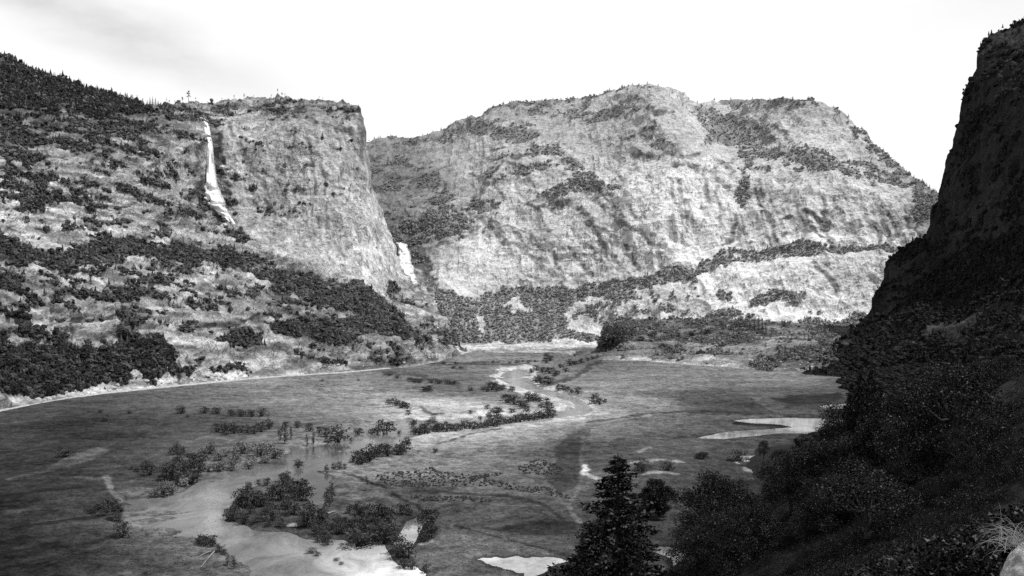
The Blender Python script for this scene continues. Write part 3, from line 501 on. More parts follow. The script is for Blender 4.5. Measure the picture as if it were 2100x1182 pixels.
# ---------------------------------------------------------------- valley floor, river, ponds, road
RIVER = [(480, 1330), (500, 1182), (475, 1140), (440, 1112), (400, 1102), (330, 1100), (262, 1085), (245, 1050), (255, 1022), (300, 1024), (365, 1010), (412, 985), (445, 970), (485, 962), (530, 952), (578, 938), (605, 922), (655, 915), (692, 903), (720, 885), (765, 876), (800, 866),
   (838, 856), (900, 851), (1000, 856), (1080, 852), (1140, 846), (1178, 838), (1182, 828), (1140, 815), (1090, 803), (1050, 790), (1020, 776), (1030, 766), (1060, 756), (1090, 760), (1085, 775), (1095, 788), (1110, 798), (1150, 806), (1195, 822), (1213, 838), (1198, 852), (1130, 859), (1040, 868), (960, 878), (870, 889),
   (835, 900), (790, 912), (740, 935), (700, 955), (668, 968), (690, 985), (668, 1010), (650, 1040), (628, 1032), (625, 992), (590, 985), (540, 990), (500, 1006), (478, 1040), (470, 1065), (520, 1083), (580, 1096), (640, 1106), (700, 1112), (740, 1125), (782, 1110), (797, 1130), (815, 1152), (852, 1162), (872, 1182), (905, 1330)]
PONDS = [[(836, 1070), (858, 1064), (868, 1076), (858, 1096), (848, 1118), (830, 1125), (808, 1118), (820, 1094)],
   [(980, 1152), (1050, 1147), (1120, 1148), (1168, 1152), (1140, 1164), (1115, 1170), (1112, 1230), (1055, 1230), (1070, 1174), (1020, 1165)],
   [(1425, 900), (1470, 889), (1520, 883), (1580, 880), (1625, 876), (1600, 871), (1550, 869), (1500, 863), (1560, 858), (1630, 856), (1700, 859), (1770, 864), (1770, 892), (1690, 892), (1600, 890), (1540, 895), (1480, 901)],
   [(1678, 834), (1705, 830), (1750, 829), (1750, 839), (1705, 839)],
   [(1318, 1122), (1400, 1125), (1425, 1150), (1440, 1230), (1395, 1230), (1380, 1148), (1340, 1131)]]
PN = lambda pd: 1.3 if pd is PONDS[1] else (.5 if pd is PONDS[0] else .45)
wpoly = lambda poly: [tuple(floor_pt(u, v)[:2]) for u, v in poly]
us = np.concatenate([np.linspace(-3000, -200, 30), np.arange(-180, -20, 10), np.arange(-20, 1500, 2), np.arange(1500, 1900, 4), np.arange(1900, 2400, 20), np.linspace(2440, 6000, 30)])
vs = np.concatenate([[623.3, 625, 630, 640, 655, 670], np.arange(680, 700, 3), np.arange(700, 1000, 1.3), np.arange(1000, 1200, 1.8), [1210, 1230, 1260, 1320, 1420, 1600, 2000, 3500]])
UU, VV = np.meshgrid(us, vs); u = UU.ravel(); v = VV.ravel(); P = np.stack([(u-U0)/F*H0*F/(v-VH), H0*F/(v-VH), 0*u], 1)
x, y = P[:, 0], P[:, 1]
w1 = fbm(np.stack([x/14, y/30, 0*x], 1), 4, 201)*4.5; w2 = fbm(np.stack([x/14, y/30, 0*x+9], 1), 4, 211)*9
near = (y < 1800) & (np.abs(x) < 700)
sd_r = np.full(len(x), 999., np.float32); sd_r[near] = sd_poly(x[near]+w1[near], y[near]+w2[near], wpoly(RIVER))
sd_p = np.full(len(x), 999., np.float32)
for pd in PONDS: sd_p[near] = np.minimum(sd_p[near], sd_poly(x[near]+w1[near]*PN(pd)*.6, y[near]+w2[near]*PN(pd), wpoly(pd)))
g = fbm(np.stack([x/40, y/60, 0*x], 1), 4, 221)
# shoals and gravel bars breaking the wide near reach along its left margin
shoal = (fbm(np.stack([(x+y*.35)/26, (y-x*.35)/8, 0*x], 1), 4, 225)*14+np.interp(u, [240, 300, 380, 470], [4, -1, -6, -10])); shoal = np.where((v > 985) & (u < 540), shoal, -99); sd_r = np.where((sd_r < 0), np.maximum(sd_r, np.minimum(shoal, 3)), sd_r)
sdf = sd_poly(u+w1*1.5, v+w2*.3, [(835, 847), (865, 835), (925, 829), (988, 832), (968, 861), (900, 864), (850, 863)]); sd_r = np.where(sdf < 0, np.maximum(sd_r, np.minimum(-sdf*.4, 4)), sd_r)
shoal2 = fbm(np.stack([x/22, y/16, 0*x+3], 1), 4, 227)*16-8; sd_r = np.where((sd_r < 0) & (v < 960), np.maximum(sd_r, np.minimum(shoal2, 3)), sd_r)
z = 0.25+1.0*sstep(0, 5, sd_r)*(1+0.5*g)-1.3*(1-sstep(-3, 1.0, sd_r)); z = np.minimum(z, 0.15+0.02*np.abs(sd_p)+z*sstep(0, 12, sd_p)); z = z-0.9*(1-sstep(-1.5, 0.5, sd_p))
z = z+0.5*fbm(np.stack([x/9, y/14, 0*x], 1), 4, 231)*sstep(0, 4, np.minimum(sd_r, sd_p))
z[(y > 3000)] = -2
class G: pass
Gd = G(); Gd.u, Gd.v = u, v; Gd.wu, Gd.wv = u+fbm(np.stack([x/25, y/60, 0*x], 1), 4, 241)*16+fbm(np.stack([x/5, y/9, 0*x], 1), 3, 245)*5, v+fbm(np.stack([x/25, y/60, 0*x+5], 1), 4, 251)*6+fbm(np.stack([x/5, y/9, 0*x+3], 1), 3, 255)*3
tp = np.array([(0, 900, 50), (50, 960, 42), (150, 1000, 45), (50, 1100, 40), (120, 1170, 46), (200, 1150, 50), (350, 1140, 75), (430, 1150, 85), (300, 1100, 75), (450, 880, 62), (300, 850, 58), (200, 870, 48), (300, 930, 55), (350, 905, 58), (100, 890, 45), (480, 915, 80), (500, 945, 95), (600, 830, 100), (700, 860, 95), (750, 800, 112), (788, 775, 90),
   (880, 765, 82), (950, 745, 100), (1000, 735, 98), (1100, 725, 88), (1100, 745, 108), (1180, 745, 82), (900, 810, 98), (950, 790, 85), (1000, 830, 120), (900, 838, 160), (970, 842, 170), (1250, 800, 110), (1300, 770, 100), (1300, 832, 135), (1240, 822, 125), (1400, 800, 95), (1500, 805, 80), (1600, 785, 95), (1700, 805, 62), (1640, 830, 58), (1450, 835, 72), (1300, 870, 100), (1450, 870, 72),
   (1000, 920, 102), (1100, 890, 112), (900, 950, 105), (1190, 930, 62), (1230, 910, 75), (1100, 960, 82), (850, 1000, 75), (1000, 1010, 78), (900, 1030, 72), (1050, 1060, 66), (1100, 1080, 55), (950, 1110, 82), (1000, 1130, 76), (760, 1010, 82), (700, 965, 108), (1150, 1120, 62), (1350, 930, 68), (1460, 920, 62), (1300, 1050, 60), (620, 1050, 70), (560, 1060, 60), (650, 1085, 60), (740, 1040, 75), (1700, 1000, 40), (1500, 1150, 40),
   (1180, 1020, 70), (1560, 905, 60), (540, 890, 80), (-300, 1000, 45), (1050, 705, 120), (1900, 800, 60), (800, 1090, 60)], float)
tf = RBF(tp[:, :2], tp[:, 2], 2e-3)
inn = (v > 690) & (v < 1230) & (u > -200) & (u < 1950)
tone = np.full(len(u), 70.0); tone[inn] = np.clip(tf(np.stack([u[inn], v[inn]], 1)), 36, 175)
# grass streaks lying along the valley
Gd.tone = (A(tone)*1.7).astype(np.float32)
def gstroke(pts, w, s, soft=6, sy=2.0, warp=0.9, op=0.72):
    uu = Gd.u+(Gd.wu-Gd.u)*warp; vv = Gd.v+(Gd.wv-Gd.v)*warp; m = local(uu, vv, pts, w+soft+3)
    if not m.any(): return
    d = d_line(uu[m], vv[m], pts, sy); k = (1-sstep(w*0.4, w*0.5+soft, d))*op; a = Gd.tone[m]; Gd.tone[m] = a+(A(s)-a)*k
def gpoly(poly, s, soft=6, op=1.0):
    m = local(Gd.wu, Gd.wv, poly, soft+2); d = sd_poly(Gd.wu[m], Gd.wv[m], poly); k = (1-sstep(-soft*.5, soft*.5, d))*op; a = Gd.tone[m]; Gd.tone[m] = a+(A(s)-a)*k
gpoly([(1008, 772), (1020, 758), (1070, 748), (1100, 758), (1096, 788), (1150, 803), (1200, 822), (1218, 842), (1200, 860), (1130, 868), (1120, 846), (1150, 838), (1110, 826), (1060, 808), (1022, 792)], 195, 5); gpoly([(830, 866), (930, 858), (1130, 856), (1130, 866), (980, 882), (860, 892)], 120, 6, .8); gpoly([(690, 905), (760, 880), (840, 862), (860, 885), (780, 912), (720, 935)], 150, 8, .8)
gpoly([(240, 1010), (330, 1000), (420, 1000), (440, 1110), (330, 1105), (250, 1080)], 112, 10, .9); gpoly([(560, 905), (640, 893), (700, 905), (650, 918), (580, 925)], 140, 6, .8)
gpoly([(108, 962), (150, 932), (200, 921), (228, 924), (205, 940), (150, 960)], 95); gpoly([(835, 846), (865, 833), (925, 829), (985, 831), (965, 858), (900, 862), (850, 862)], 190, 6)
gpoly([(1480, 792), (1520, 795), (1570, 830), (1600, 850), (1700, 850), (1700, 842), (1620, 838), (1560, 812), (1500, 790)], 90, 4); gpoly([(1250, 808), (1500, 796), (1565, 835), (1590, 852), (1400, 846), (1380, 822), (1280, 815)], 74, 8, 0.6); gpoly([(1500, 866), (1640, 868), (1640, 876), (1560, 880), (1500, 876)], 45, 4); gpoly([(1570, 818), (1720, 808), (1720, 828), (1640, 832)], 42, 5, .8)
gpoly([(1210, 815), (1290, 805), (1350, 825), (1340, 845), (1260, 842)], 128, 14, 0.7); gpoly([(1165, 890), (1198, 880), (1195, 960), (1180, 1010), (1150, 1015), (1130, 1000), (1120, 975)], 55, 10, .7); gpoly([(990, 1090), (1080, 1072), (1190, 1075), (1190, 1100), (1100, 1105)], 50, 6, .8)
gpoly([(470, 905), (560, 898), (640, 900), (600, 920), (560, 935), (480, 930)], 120, 10, .6); gpoly([(400, 1160), (440, 1140), (470, 1182), (400, 1200)], 105, 10, .7); gpoly([(690, 1020), (740, 1012), (760, 1030), (720, 1045)], 110, 8, .6)
for pts, w, s in [([(20, 988), (100, 968), (150, 948)], 8, 85), ([(120, 988), (205, 986)], 3, 100), ([(20, 1058), (120, 1036), (200, 1020), (215, 1016)], 12, 78), ([(70, 1078), (150, 1070), (225, 1056)], 4, 80), ([(212, 985), (225, 1005), (243, 1028)], 9, 125), ([(40, 1132), (110, 1112), (170, 1094)], 9, 68), ([(150, 1140), (240, 1117), (310, 1104)], 6, 85), ([(150, 1182), (260, 1165), (330, 1165)], 6, 70), ([(250, 1180), (300, 1172)], 10, 95),
    ([(150, 972), (250, 960), (300, 962)], 5, 80), ([(190, 940), (300, 930), (350, 925)], 5, 75), ([(370, 915), (420, 905), (470, 902)], 4, 100), ([(30, 872), (55, 870)], 6, 85), ([(60, 868), (130, 862), (190, 858)], 5, 65), ([(400, 905), (550, 882), (640, 876)], 4, 100), ([(270, 990), (330, 995)], 5, 95), ([(180, 1055), (240, 1045), (235, 1070)], 14, 40), ([(20, 1020), (120, 1008), (200, 1000)], 8, 36), ([(30, 1090), (120, 1078), (200, 1066)], 10, 36), ([(90, 1130), (180, 1120), (250, 1100)], 10, 42),
    ([(620, 870), (700, 860), (830, 848)], 3, 135), ([(540, 840), (650, 836), (760, 832)], 3, 115), ([(700, 955), (668, 968)], 4, 150),
    # tracks
    ([(1193, 880), (1200, 905), (1199, 935), (1200, 955)], 3, 92), ([(1206, 882), (1206, 910), (1212, 940), (1206, 958)], 2.5, 85), ([(1206, 957), (1201, 966), (1197, 976)], 7, 215), ([(1210, 962), (1203, 970)], 5, 200), ([(1200, 966), (1208, 977), (1222, 984)], 2.5, 190), ([(1198, 970), (1212, 983), (1234, 987)], 2.5, 170), ([(1193, 978), (1188, 1000), (1178, 1025), (1172, 1044)], 4, 110), ([(1200, 985), (1194, 1005), (1180, 1040)], 2, 85), ([(1134, 1008), (1150, 1026), (1172, 1044)], 5, 110), ([(1172, 1044), (1182, 1060), (1195, 1076)], 6, 115), ([(1350, 800), (1353, 822), (1345, 838)], 4, 120), ([(1375, 808), (1378, 838)], 3, 115), ([(1290, 800), (1290, 815), (1280, 822)], 3, 150),
    # cut bank, ditch and mowing arcs
    ([(702, 984), (760, 1010), (830, 1042), (868, 1058)], 5, 118), ([(704, 974), (770, 1000), (840, 1034), (880, 1056)], 4, 32), ([(868, 1058), (920, 1085), (1000, 1108), (1080, 1128), (1190, 1150)], 5, 92), ([(930, 1088), (1010, 1106), (1090, 1126), (1190, 1146)], 3, 45), ([(690, 985), (740, 965), (800, 950), (890, 932), (900, 922)], 3, 125), ([(890, 905), (960, 890), (1040, 876), (1130, 862)], 5, 140), ([(905, 912), (960, 897), (1030, 884)], 2, 40),
    ([(830, 1017), (900, 1014), (960, 1016), (1040, 1022), (1120, 1040)], 6, 52), ([(1120, 1040), (1160, 1070)], 4, 50), ([(860, 1010), (960, 1006), (1080, 1016)], 5, 98), ([(880, 1052), (1000, 1058), (1100, 1050)], 4, 88), ([(990, 1090), (1080, 1080), (1190, 1080)], 3, 50), ([(730, 1018), (800, 1012)], 4, 100), ([(870, 1112), (940, 1118), (1050, 1110), (1080, 1118)], 5, 100), ([(860, 1120), (880, 1116)], 6, 165), ([(940, 1150), (945, 1180)], 3, 105), ([(952, 1150), (955, 1170)], 2, 105),
    ([(1200, 868), (1320, 852), (1400, 848), (1560, 852)], 4, 58), ([(1200, 875), (1300, 862), (1400, 856), (1600, 858)], 6, 100), ([(1400, 905), (1480, 902), (1560, 896)], 4, 80), ([(1310, 928), (1336, 920)], 3, 150), ([(1480, 792), (1540, 820), (1590, 845)], 3, 105), ([(1290, 955), (1350, 948), (1390, 952)], 5, 165), ([(1320, 977), (1360, 974), (1392, 978)], 4, 165), ([(1515, 953), (1530, 944), (1560, 940)], 8, 190), ([(1530, 966), (1556, 972)], 6, 170), ([(1560, 962), (1600, 960)], 4, 120),
    # pale shore below the far trees
    ([(860, 735), (900, 728), (960, 718), (1010, 712)], 6, 175), ([(860, 724), (950, 714), (1080, 711), (1230, 707)], 17, 225), ([(1000, 722), (1120, 722), (1200, 726)], 4, 190), ([(1000, 735), (1090, 733), (1130, 738)], 3, 130), ([(880, 750), (960, 746), (1080, 748)], 3, 55), ([(930, 757), (950, 759)], 3, 50), ([(790, 768), (850, 772), (940, 792)], 7, 60), ([(1110, 795), (1180, 775), (1230, 742)], 8, 60), ([(860, 835), (890, 852)], 4, 85), ([(880, 852), (905, 848)], 3, 90)]: gstroke(pts, w, s)
Gd.tone *= np.clip(1+0.5*fbm(np.stack([x/60, y/40, 0*x], 1), 5, 261)+0.5*fbm(np.stack([x/7, y/7, 0*x], 1), 4, 271)+0.4*fbm(np.stack([x/2.2, y/3, 0*x], 1), 2, 281), .3, 2.2)
Gd.tone *= 1-.5*(1-sstep(1.0, 3.5, sd_p))
wet = (1-sstep(-1.5, 2.5, sd_r)); Gd.tone = Gd.tone*(1-0.35*wet*(1-sstep(2, 5, sd_r)))
GM, nt_, b_, o_ = new_mat('meadow')
_x = attr_n(nt_, 'tone'); _a = ramp_n(nt_, noise_n(nt_, 0.6, (0.8, 1, 1), 6, 0.8), 0.3, 0.7, 0.35, 1.7); _b = ramp_n(nt_, noise_n(nt_, 0.14, (0.6, .7, 1), 6, 0.75), 0.3, 0.7, 0.6, 1.45)
_x = math_n(nt_, 'MULTIPLY', math_n(nt_, 'MULTIPLY', _x, _a), _b); _c = N(nt_, 'ShaderNodeCombineColor')
for i in range(3): nt_.links.new(_x, _c.inputs[i])
nt_.links.new(_c.outputs[0], b_.inputs['Base Color']); b_.inputs['Specular IOR Level'].default_value = 0.0; b_.inputs['Roughness'].default_value = 1
bp = N(nt_, 'ShaderNodeBump'); bp.inputs['Strength'].default_value = 0.8; bp.inputs['Distance'].default_value = 0.9
nt_.links.new(noise_n(nt_, 0.7, (1, 1, 1), 6, 0.7), bp.inputs['Height']); nt_.links.new(bp.outputs[0], b_.inputs['Normal'])
GF = grid_faces(len(vs), len(us))
tag(link('valley_floor', mesh_np('valley_floor', np.stack([x, y, z], 1), GF, True, {'tone': Gd.tone}), GM), kind='structure')
def water_mat(name, rough, ior, bump, scale):
    m, nt, b, out = new_mat(name)
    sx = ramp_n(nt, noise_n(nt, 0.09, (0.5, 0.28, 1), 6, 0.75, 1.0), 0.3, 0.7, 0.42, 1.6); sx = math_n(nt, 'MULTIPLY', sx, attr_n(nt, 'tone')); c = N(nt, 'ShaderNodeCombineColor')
    for i in range(3): nt.links.new(sx, c.inputs[i])
    nt.links.new(c.outputs[0], b.inputs['Base Color']); b.inputs['Roughness'].default_value = rough; b.inputs['Specular IOR Level'].default_value = 0.5; b.inputs['IOR'].default_value = ior
    bp = N(nt, 'ShaderNodeBump'); bp.inputs['Strength'].default_value = bump; bp.inputs['Distance'].default_value = 0.12
    nt.links.new(noise_n(nt, scale, (1, 0.5, 1), 4, 0.6), bp.inputs['Height']); nt.links.new(bp.outputs[0], b.inputs['Normal']); return m
def water(name, sd, lim, mat, silt_glare):
    """water sheet: the cells of the floor grid that lie in the channel"""
    k = (sd.reshape(len(vs), len(us)) < lim); f = GF[(k[:-1, :-1] | k[1:, :-1] | k[:-1, 1:] | k[1:, 1:]).ravel()]
    idx, inv = np.unique(f, return_inverse=True); V = np.stack([x[idx], y[idx], 0*idx], 1)
    return tag(link(name, mesh_np(name, V, inv.reshape(-1, 4), True, {'tone': silt_glare[idx]}), mat), kind='structure')
class R_: pass
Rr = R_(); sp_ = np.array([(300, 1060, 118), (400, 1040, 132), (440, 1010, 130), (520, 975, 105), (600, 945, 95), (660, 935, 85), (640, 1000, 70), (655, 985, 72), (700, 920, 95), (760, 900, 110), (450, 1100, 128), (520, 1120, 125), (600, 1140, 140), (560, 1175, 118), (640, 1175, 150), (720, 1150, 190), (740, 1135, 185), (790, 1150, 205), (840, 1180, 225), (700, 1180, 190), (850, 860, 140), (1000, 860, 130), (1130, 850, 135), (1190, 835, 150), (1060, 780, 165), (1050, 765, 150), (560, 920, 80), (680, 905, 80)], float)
silt_glare = np.full(len(u), .1); fm = (v > 740) & (v < 1230) & (u > 200) & (u < 1300); silt_glare[fm] = A(np.clip(RBF(sp_[:, :2], sp_[:, 2], 2e-3)(np.stack([u[fm], v[fm]], 1)), 60, 225))*1.25  # muddy tone, with sky glare and dark reflections painted into the base colour
water('river', sd_r, 1.0, water_mat('river_water', 0.1, 1.4, 0.5, 0.45), silt_glare)
PW = water_mat('pond_water', 0.04, 2.0, 0.06, 0.5)
for pd in PONDS:
    s = np.full(len(x), 999., np.float32); s[near] = sd_poly(x[near]+w1[near]*PN(pd)*.6, y[near]+w2[near]*PN(pd), wpoly(pd)); water('pond', s, 0.8, PW, ((.18 if pd in PONDS[2:4] else .4 if pd is PONDS[1] else .2)*np.clip(1+.9*fbm(np.stack([x/9, y/12, 0*x], 1), 4, 291), .35, 1.3)).astype(np.float32))  # pale base colour adds painted sky glare to the ponds
# pale wagon road round the foot of the left wall
rp = [(-380, 965), (-150, 890), (0, 846), (75, 831), (150, 818), (240, 807), (330, 798), (420, 789), (500, 781), (600, 773), (700, 767), (770, 761), (830, 754), (868, 746), (900, 739), (930, 731), (965, 722)]
pu = np.linspace(-380, 965, 500); pv = np.interp(pu, *np.array(rp).T); pv = np.convolve(np.pad(pv, 8, 'edge'), np.ones(17)/17, 'valid'); cp = np.array([floor_pt(a, b) for a, b in zip(pu, pv)])
wd = 1.0+0.9*fbm(np.stack([pu/9, pu*0, pu*0], 1), 3, 301); wd2 = 3.2+2.2*fbm(np.stack([pu/13, pu*0+4, pu*0], 1), 3, 311)
rv = []
tdir = np.gradient(cp, axis=0); tdir /= np.linalg.norm(tdir, axis=1, keepdims=True); nrm = np.stack([-tdir[:, 1], tdir[:, 0], 0*tdir[:, 0]], 1)
for off, zz in ((-wd*2.6, 0.2), (-wd*2.2, 1.9), (wd2*1.2, 2.4), (wd2*2.2, 2.2)): q = cp+nrm*off[:, None]; q[:, 2] = zz; rv.append(q)
tag(link('road', mesh_np('road', np.concatenate(rv), grid_faces(4, 500), True), plain_mat('road_gravel', 0.42, 0.95, 0.35)), kind='structure')
# ---------------------------------------------------------------- waterfalls
def at_sheet(S, u, v):
    i = np.argmin((S.u-u)**2+(S.v-v)**2); return S.P.reshape(-1, 3)[i], S.n.reshape(-1, 3)[i]
def fall_mesh(S, path, off, nsub, seed):
    """a rounded ribbed curtain of water standing off the rock"""
    p = np.array(path, float); s = np.linspace(0, 1, nsub); k = np.linspace(0, 1, len(p)); uu = np.interp(s, k, p[:, 0]); vv = np.interp(s, k, p[:, 1]); ww = np.interp(s, k, p[:, 2])
    rows = []; na = 13; base = np.array([at_sheet(S, a, b)[0] for a, b in zip(uu, vv)]); Yd = np.minimum(base[:, 1], np.convolve(np.pad(base[:, 1], 6, 'edge'), np.ones(13)/13, 'valid'))-off
    sm = lambda a_: np.convolve(np.pad(a_, 7, 'edge'), np.ones(15)/15, 'valid') if nsub > 40 else a_
    uu, ww = sm(uu), sm(ww); c = W(uu, vv, Yd); r = ww/F*Yd*0.85
    for j in range(nsub):
        th = np.linspace(-1, 1, na); e = vnoise(np.stack([th*2.2, th*0+s[j]*nsub*0.30, th*0+seed], 1), seed); ed = 1+0.18*vnoise(np.stack([np.sign(th)*3, th*0+s[j]*nsub*0.22, th*0], 1), seed+3)
        rows.append(np.stack([c[j, 0]+th*r[j]*ed, c[j, 1]-np.sqrt(np.clip(1-th*th, 0, 1))*r[j]*0.8-e*r[j]*0.5, c[j, 2]+0*th], 1))
    return np.concatenate(rows), grid_faces(nsub, na)
SPRAY = bpy.data.materials.new('spray'); SPRAY.use_nodes = True; _n = SPRAY.node_tree; _n.nodes.clear(); _o = N(_n, 'ShaderNodeOutputMaterial'); _m = N(_n, 'ShaderNodeMixShader'); _t = N(_n, 'ShaderNodeBsdfTransparent'); _d = N(_n, 'ShaderNodeBsdfDiffuse'); _d.inputs[0].default_value = (.95, .95, .95, 1); _m.inputs[0].default_value = 0.5
_n.links.new(_t.outputs[0], _m.inputs[1]); _n.links.new(_d.outputs[0], _m.inputs[2]); _n.links.new(_m.outputs[0], _o.inputs[0])
FALLM, _n, _b, _o = new_mat('falling_water'); _b.inputs['Base Color'].default_value = (.97, .97, .97, 1)
_k = noise_n(_n, 0.55, (1, 1, .06), 5, .7); _e = attr_n(_n, 'edge'); _a = math_n(_n, 'SUBTRACT', 1.0, ramp_n(_n, math_n(_n, 'ADD', _e, math_n(_n, 'MULTIPLY', math_n(_n, 'SUBTRACT', _k, .5), 2.2)), 0.5, 1.2, 0.0, 1.0))
_n.links.new(_a, _b.inputs['Alpha'])
def spray_mesh(S, spots, n, seed):
    g = np.random.default_rng(seed); V = []
    for (u_, v_, ru, rv_, k) in spots:
        b = at_sheet(S, u_, v_)[0]; Y = b[1]-4; q = g.normal(size=(int(n*k), 3))*0.5; c = W(u_+q[:, 0]*ru, v_+q[:, 1]*rv_, Y+q[:, 2]*6); V.append(leaf_cloud(len(c), 1.7, 1, c, rg=g))
    return np.concatenate(V).reshape(-1, 3)
def waterfall(label, S, strands, off, sp, n, seed):
    root = empty('waterfall', tuple(at_sheet(S, strands[0][-1][0], strands[0][-1][1])[0])); tag(root, label, 'waterfall'); L0 = np.array(root.location)
    for i, st in enumerate(strands):
        V, f = fall_mesh(S, st, off, 90 if i == 0 else 30, seed+i); link('water_column' if i == 0 else 'side_stream', mesh_np('water_column', V-L0, f, True, {'edge': np.tile(np.abs(np.linspace(-1, 1, 13)), len(V)//13), 'run': np.repeat(np.linspace(0, 1, len(V)//13), 13)}), FALLM, root)
    V = spray_mesh(S, sp, n, seed)-L0; link('spray', mesh_np('spray', V, np.arange(len(V)).reshape(-1, 3)), SPRAY, root); return root
waterfall('tall thin white waterfall dropping from the left cliff rim into a widening veil', L, [[(408, 241, 4), (418, 244, 5), (424, 256, 6), (427, 275, 7), (430, 300, 8), (432, 330, 10), (432, 360, 12), (434, 385, 17), (438, 405, 22), (444, 420, 22), (452, 432, 16), (462, 442, 12)], [(452, 428, 12), (464, 440, 8), (474, 450, 5), (480, 461, 3)], [(445, 425, 6), (458, 440, 4), (470, 455, 3)]], 5,
    [(432, 360, 10, 50, 1), (438, 404, 20, 34, 3), (450, 426, 20, 16, 2), (466, 444, 14, 12, 1)], 170, 5)
waterfall('short broad white waterfall low in the notch beside the foot of the big cliff', C, [[(817, 498, 8), (824, 501, 12), (828, 515, 14), (831, 535, 15), (834, 555, 17), (837, 572, 20), (841, 582, 24)]], 10,
    [(836, 568, 20, 26, 3), (852, 576, 26, 15, 4.5), (868, 584, 22, 12, 2)], 200, 9)
# ---------------------------------------------------------------- forests that read as one mass
def vis(S, f): return f(S.u, S.v).astype(np.float32)
forest('slope_forest', L, 30000, 0.8, 4.4, (0.016, 0.06), 'dark scrub oak and pine dotted over the ledges of the left mountain wall', 'forest', 0.22, (0.8, 1.3), vis(L, lambda u, v: (u > -60)*1.0), hz=1.6)
forest('ridge_forest', L, 3400, 2.2, 4.2, (0.016, 0.05), 'dense dark pine forest running up the ridge at the left edge', 'forest', 0.45, (0.9, 1.4), vis(L, lambda u, v: (u > -60)*(u < 330)*(v < 250)*1.0), lift=1)
forest('wall_forest', C, 21000, 1.6, 5.0, (0.18, 0.30), 'grey hazy forest on the ledges and foot of the far rock wall', 'forest', 0.2, (0.7, 1.15), vis(C, lambda u, v: (v < 706)*1.0))  # leaf colour paled for distance haze, here and on the bench
forest('bench_forest', Mb, 3200, 1.4, 4.0, (0.12, 0.26), 'scattered trees and brush on the low bench beyond the meadow', 'forest', 0.3, (0.7, 1.3))
forest('shaded_forest', K, 9000, 1.8, 4.6, (0.01, 0.028), 'dark forest clinging to the shaded right mountain', 'forest', 0.25, (0.8, 1.4), vis(K, lambda u, v: (u < 2120)*1.0))

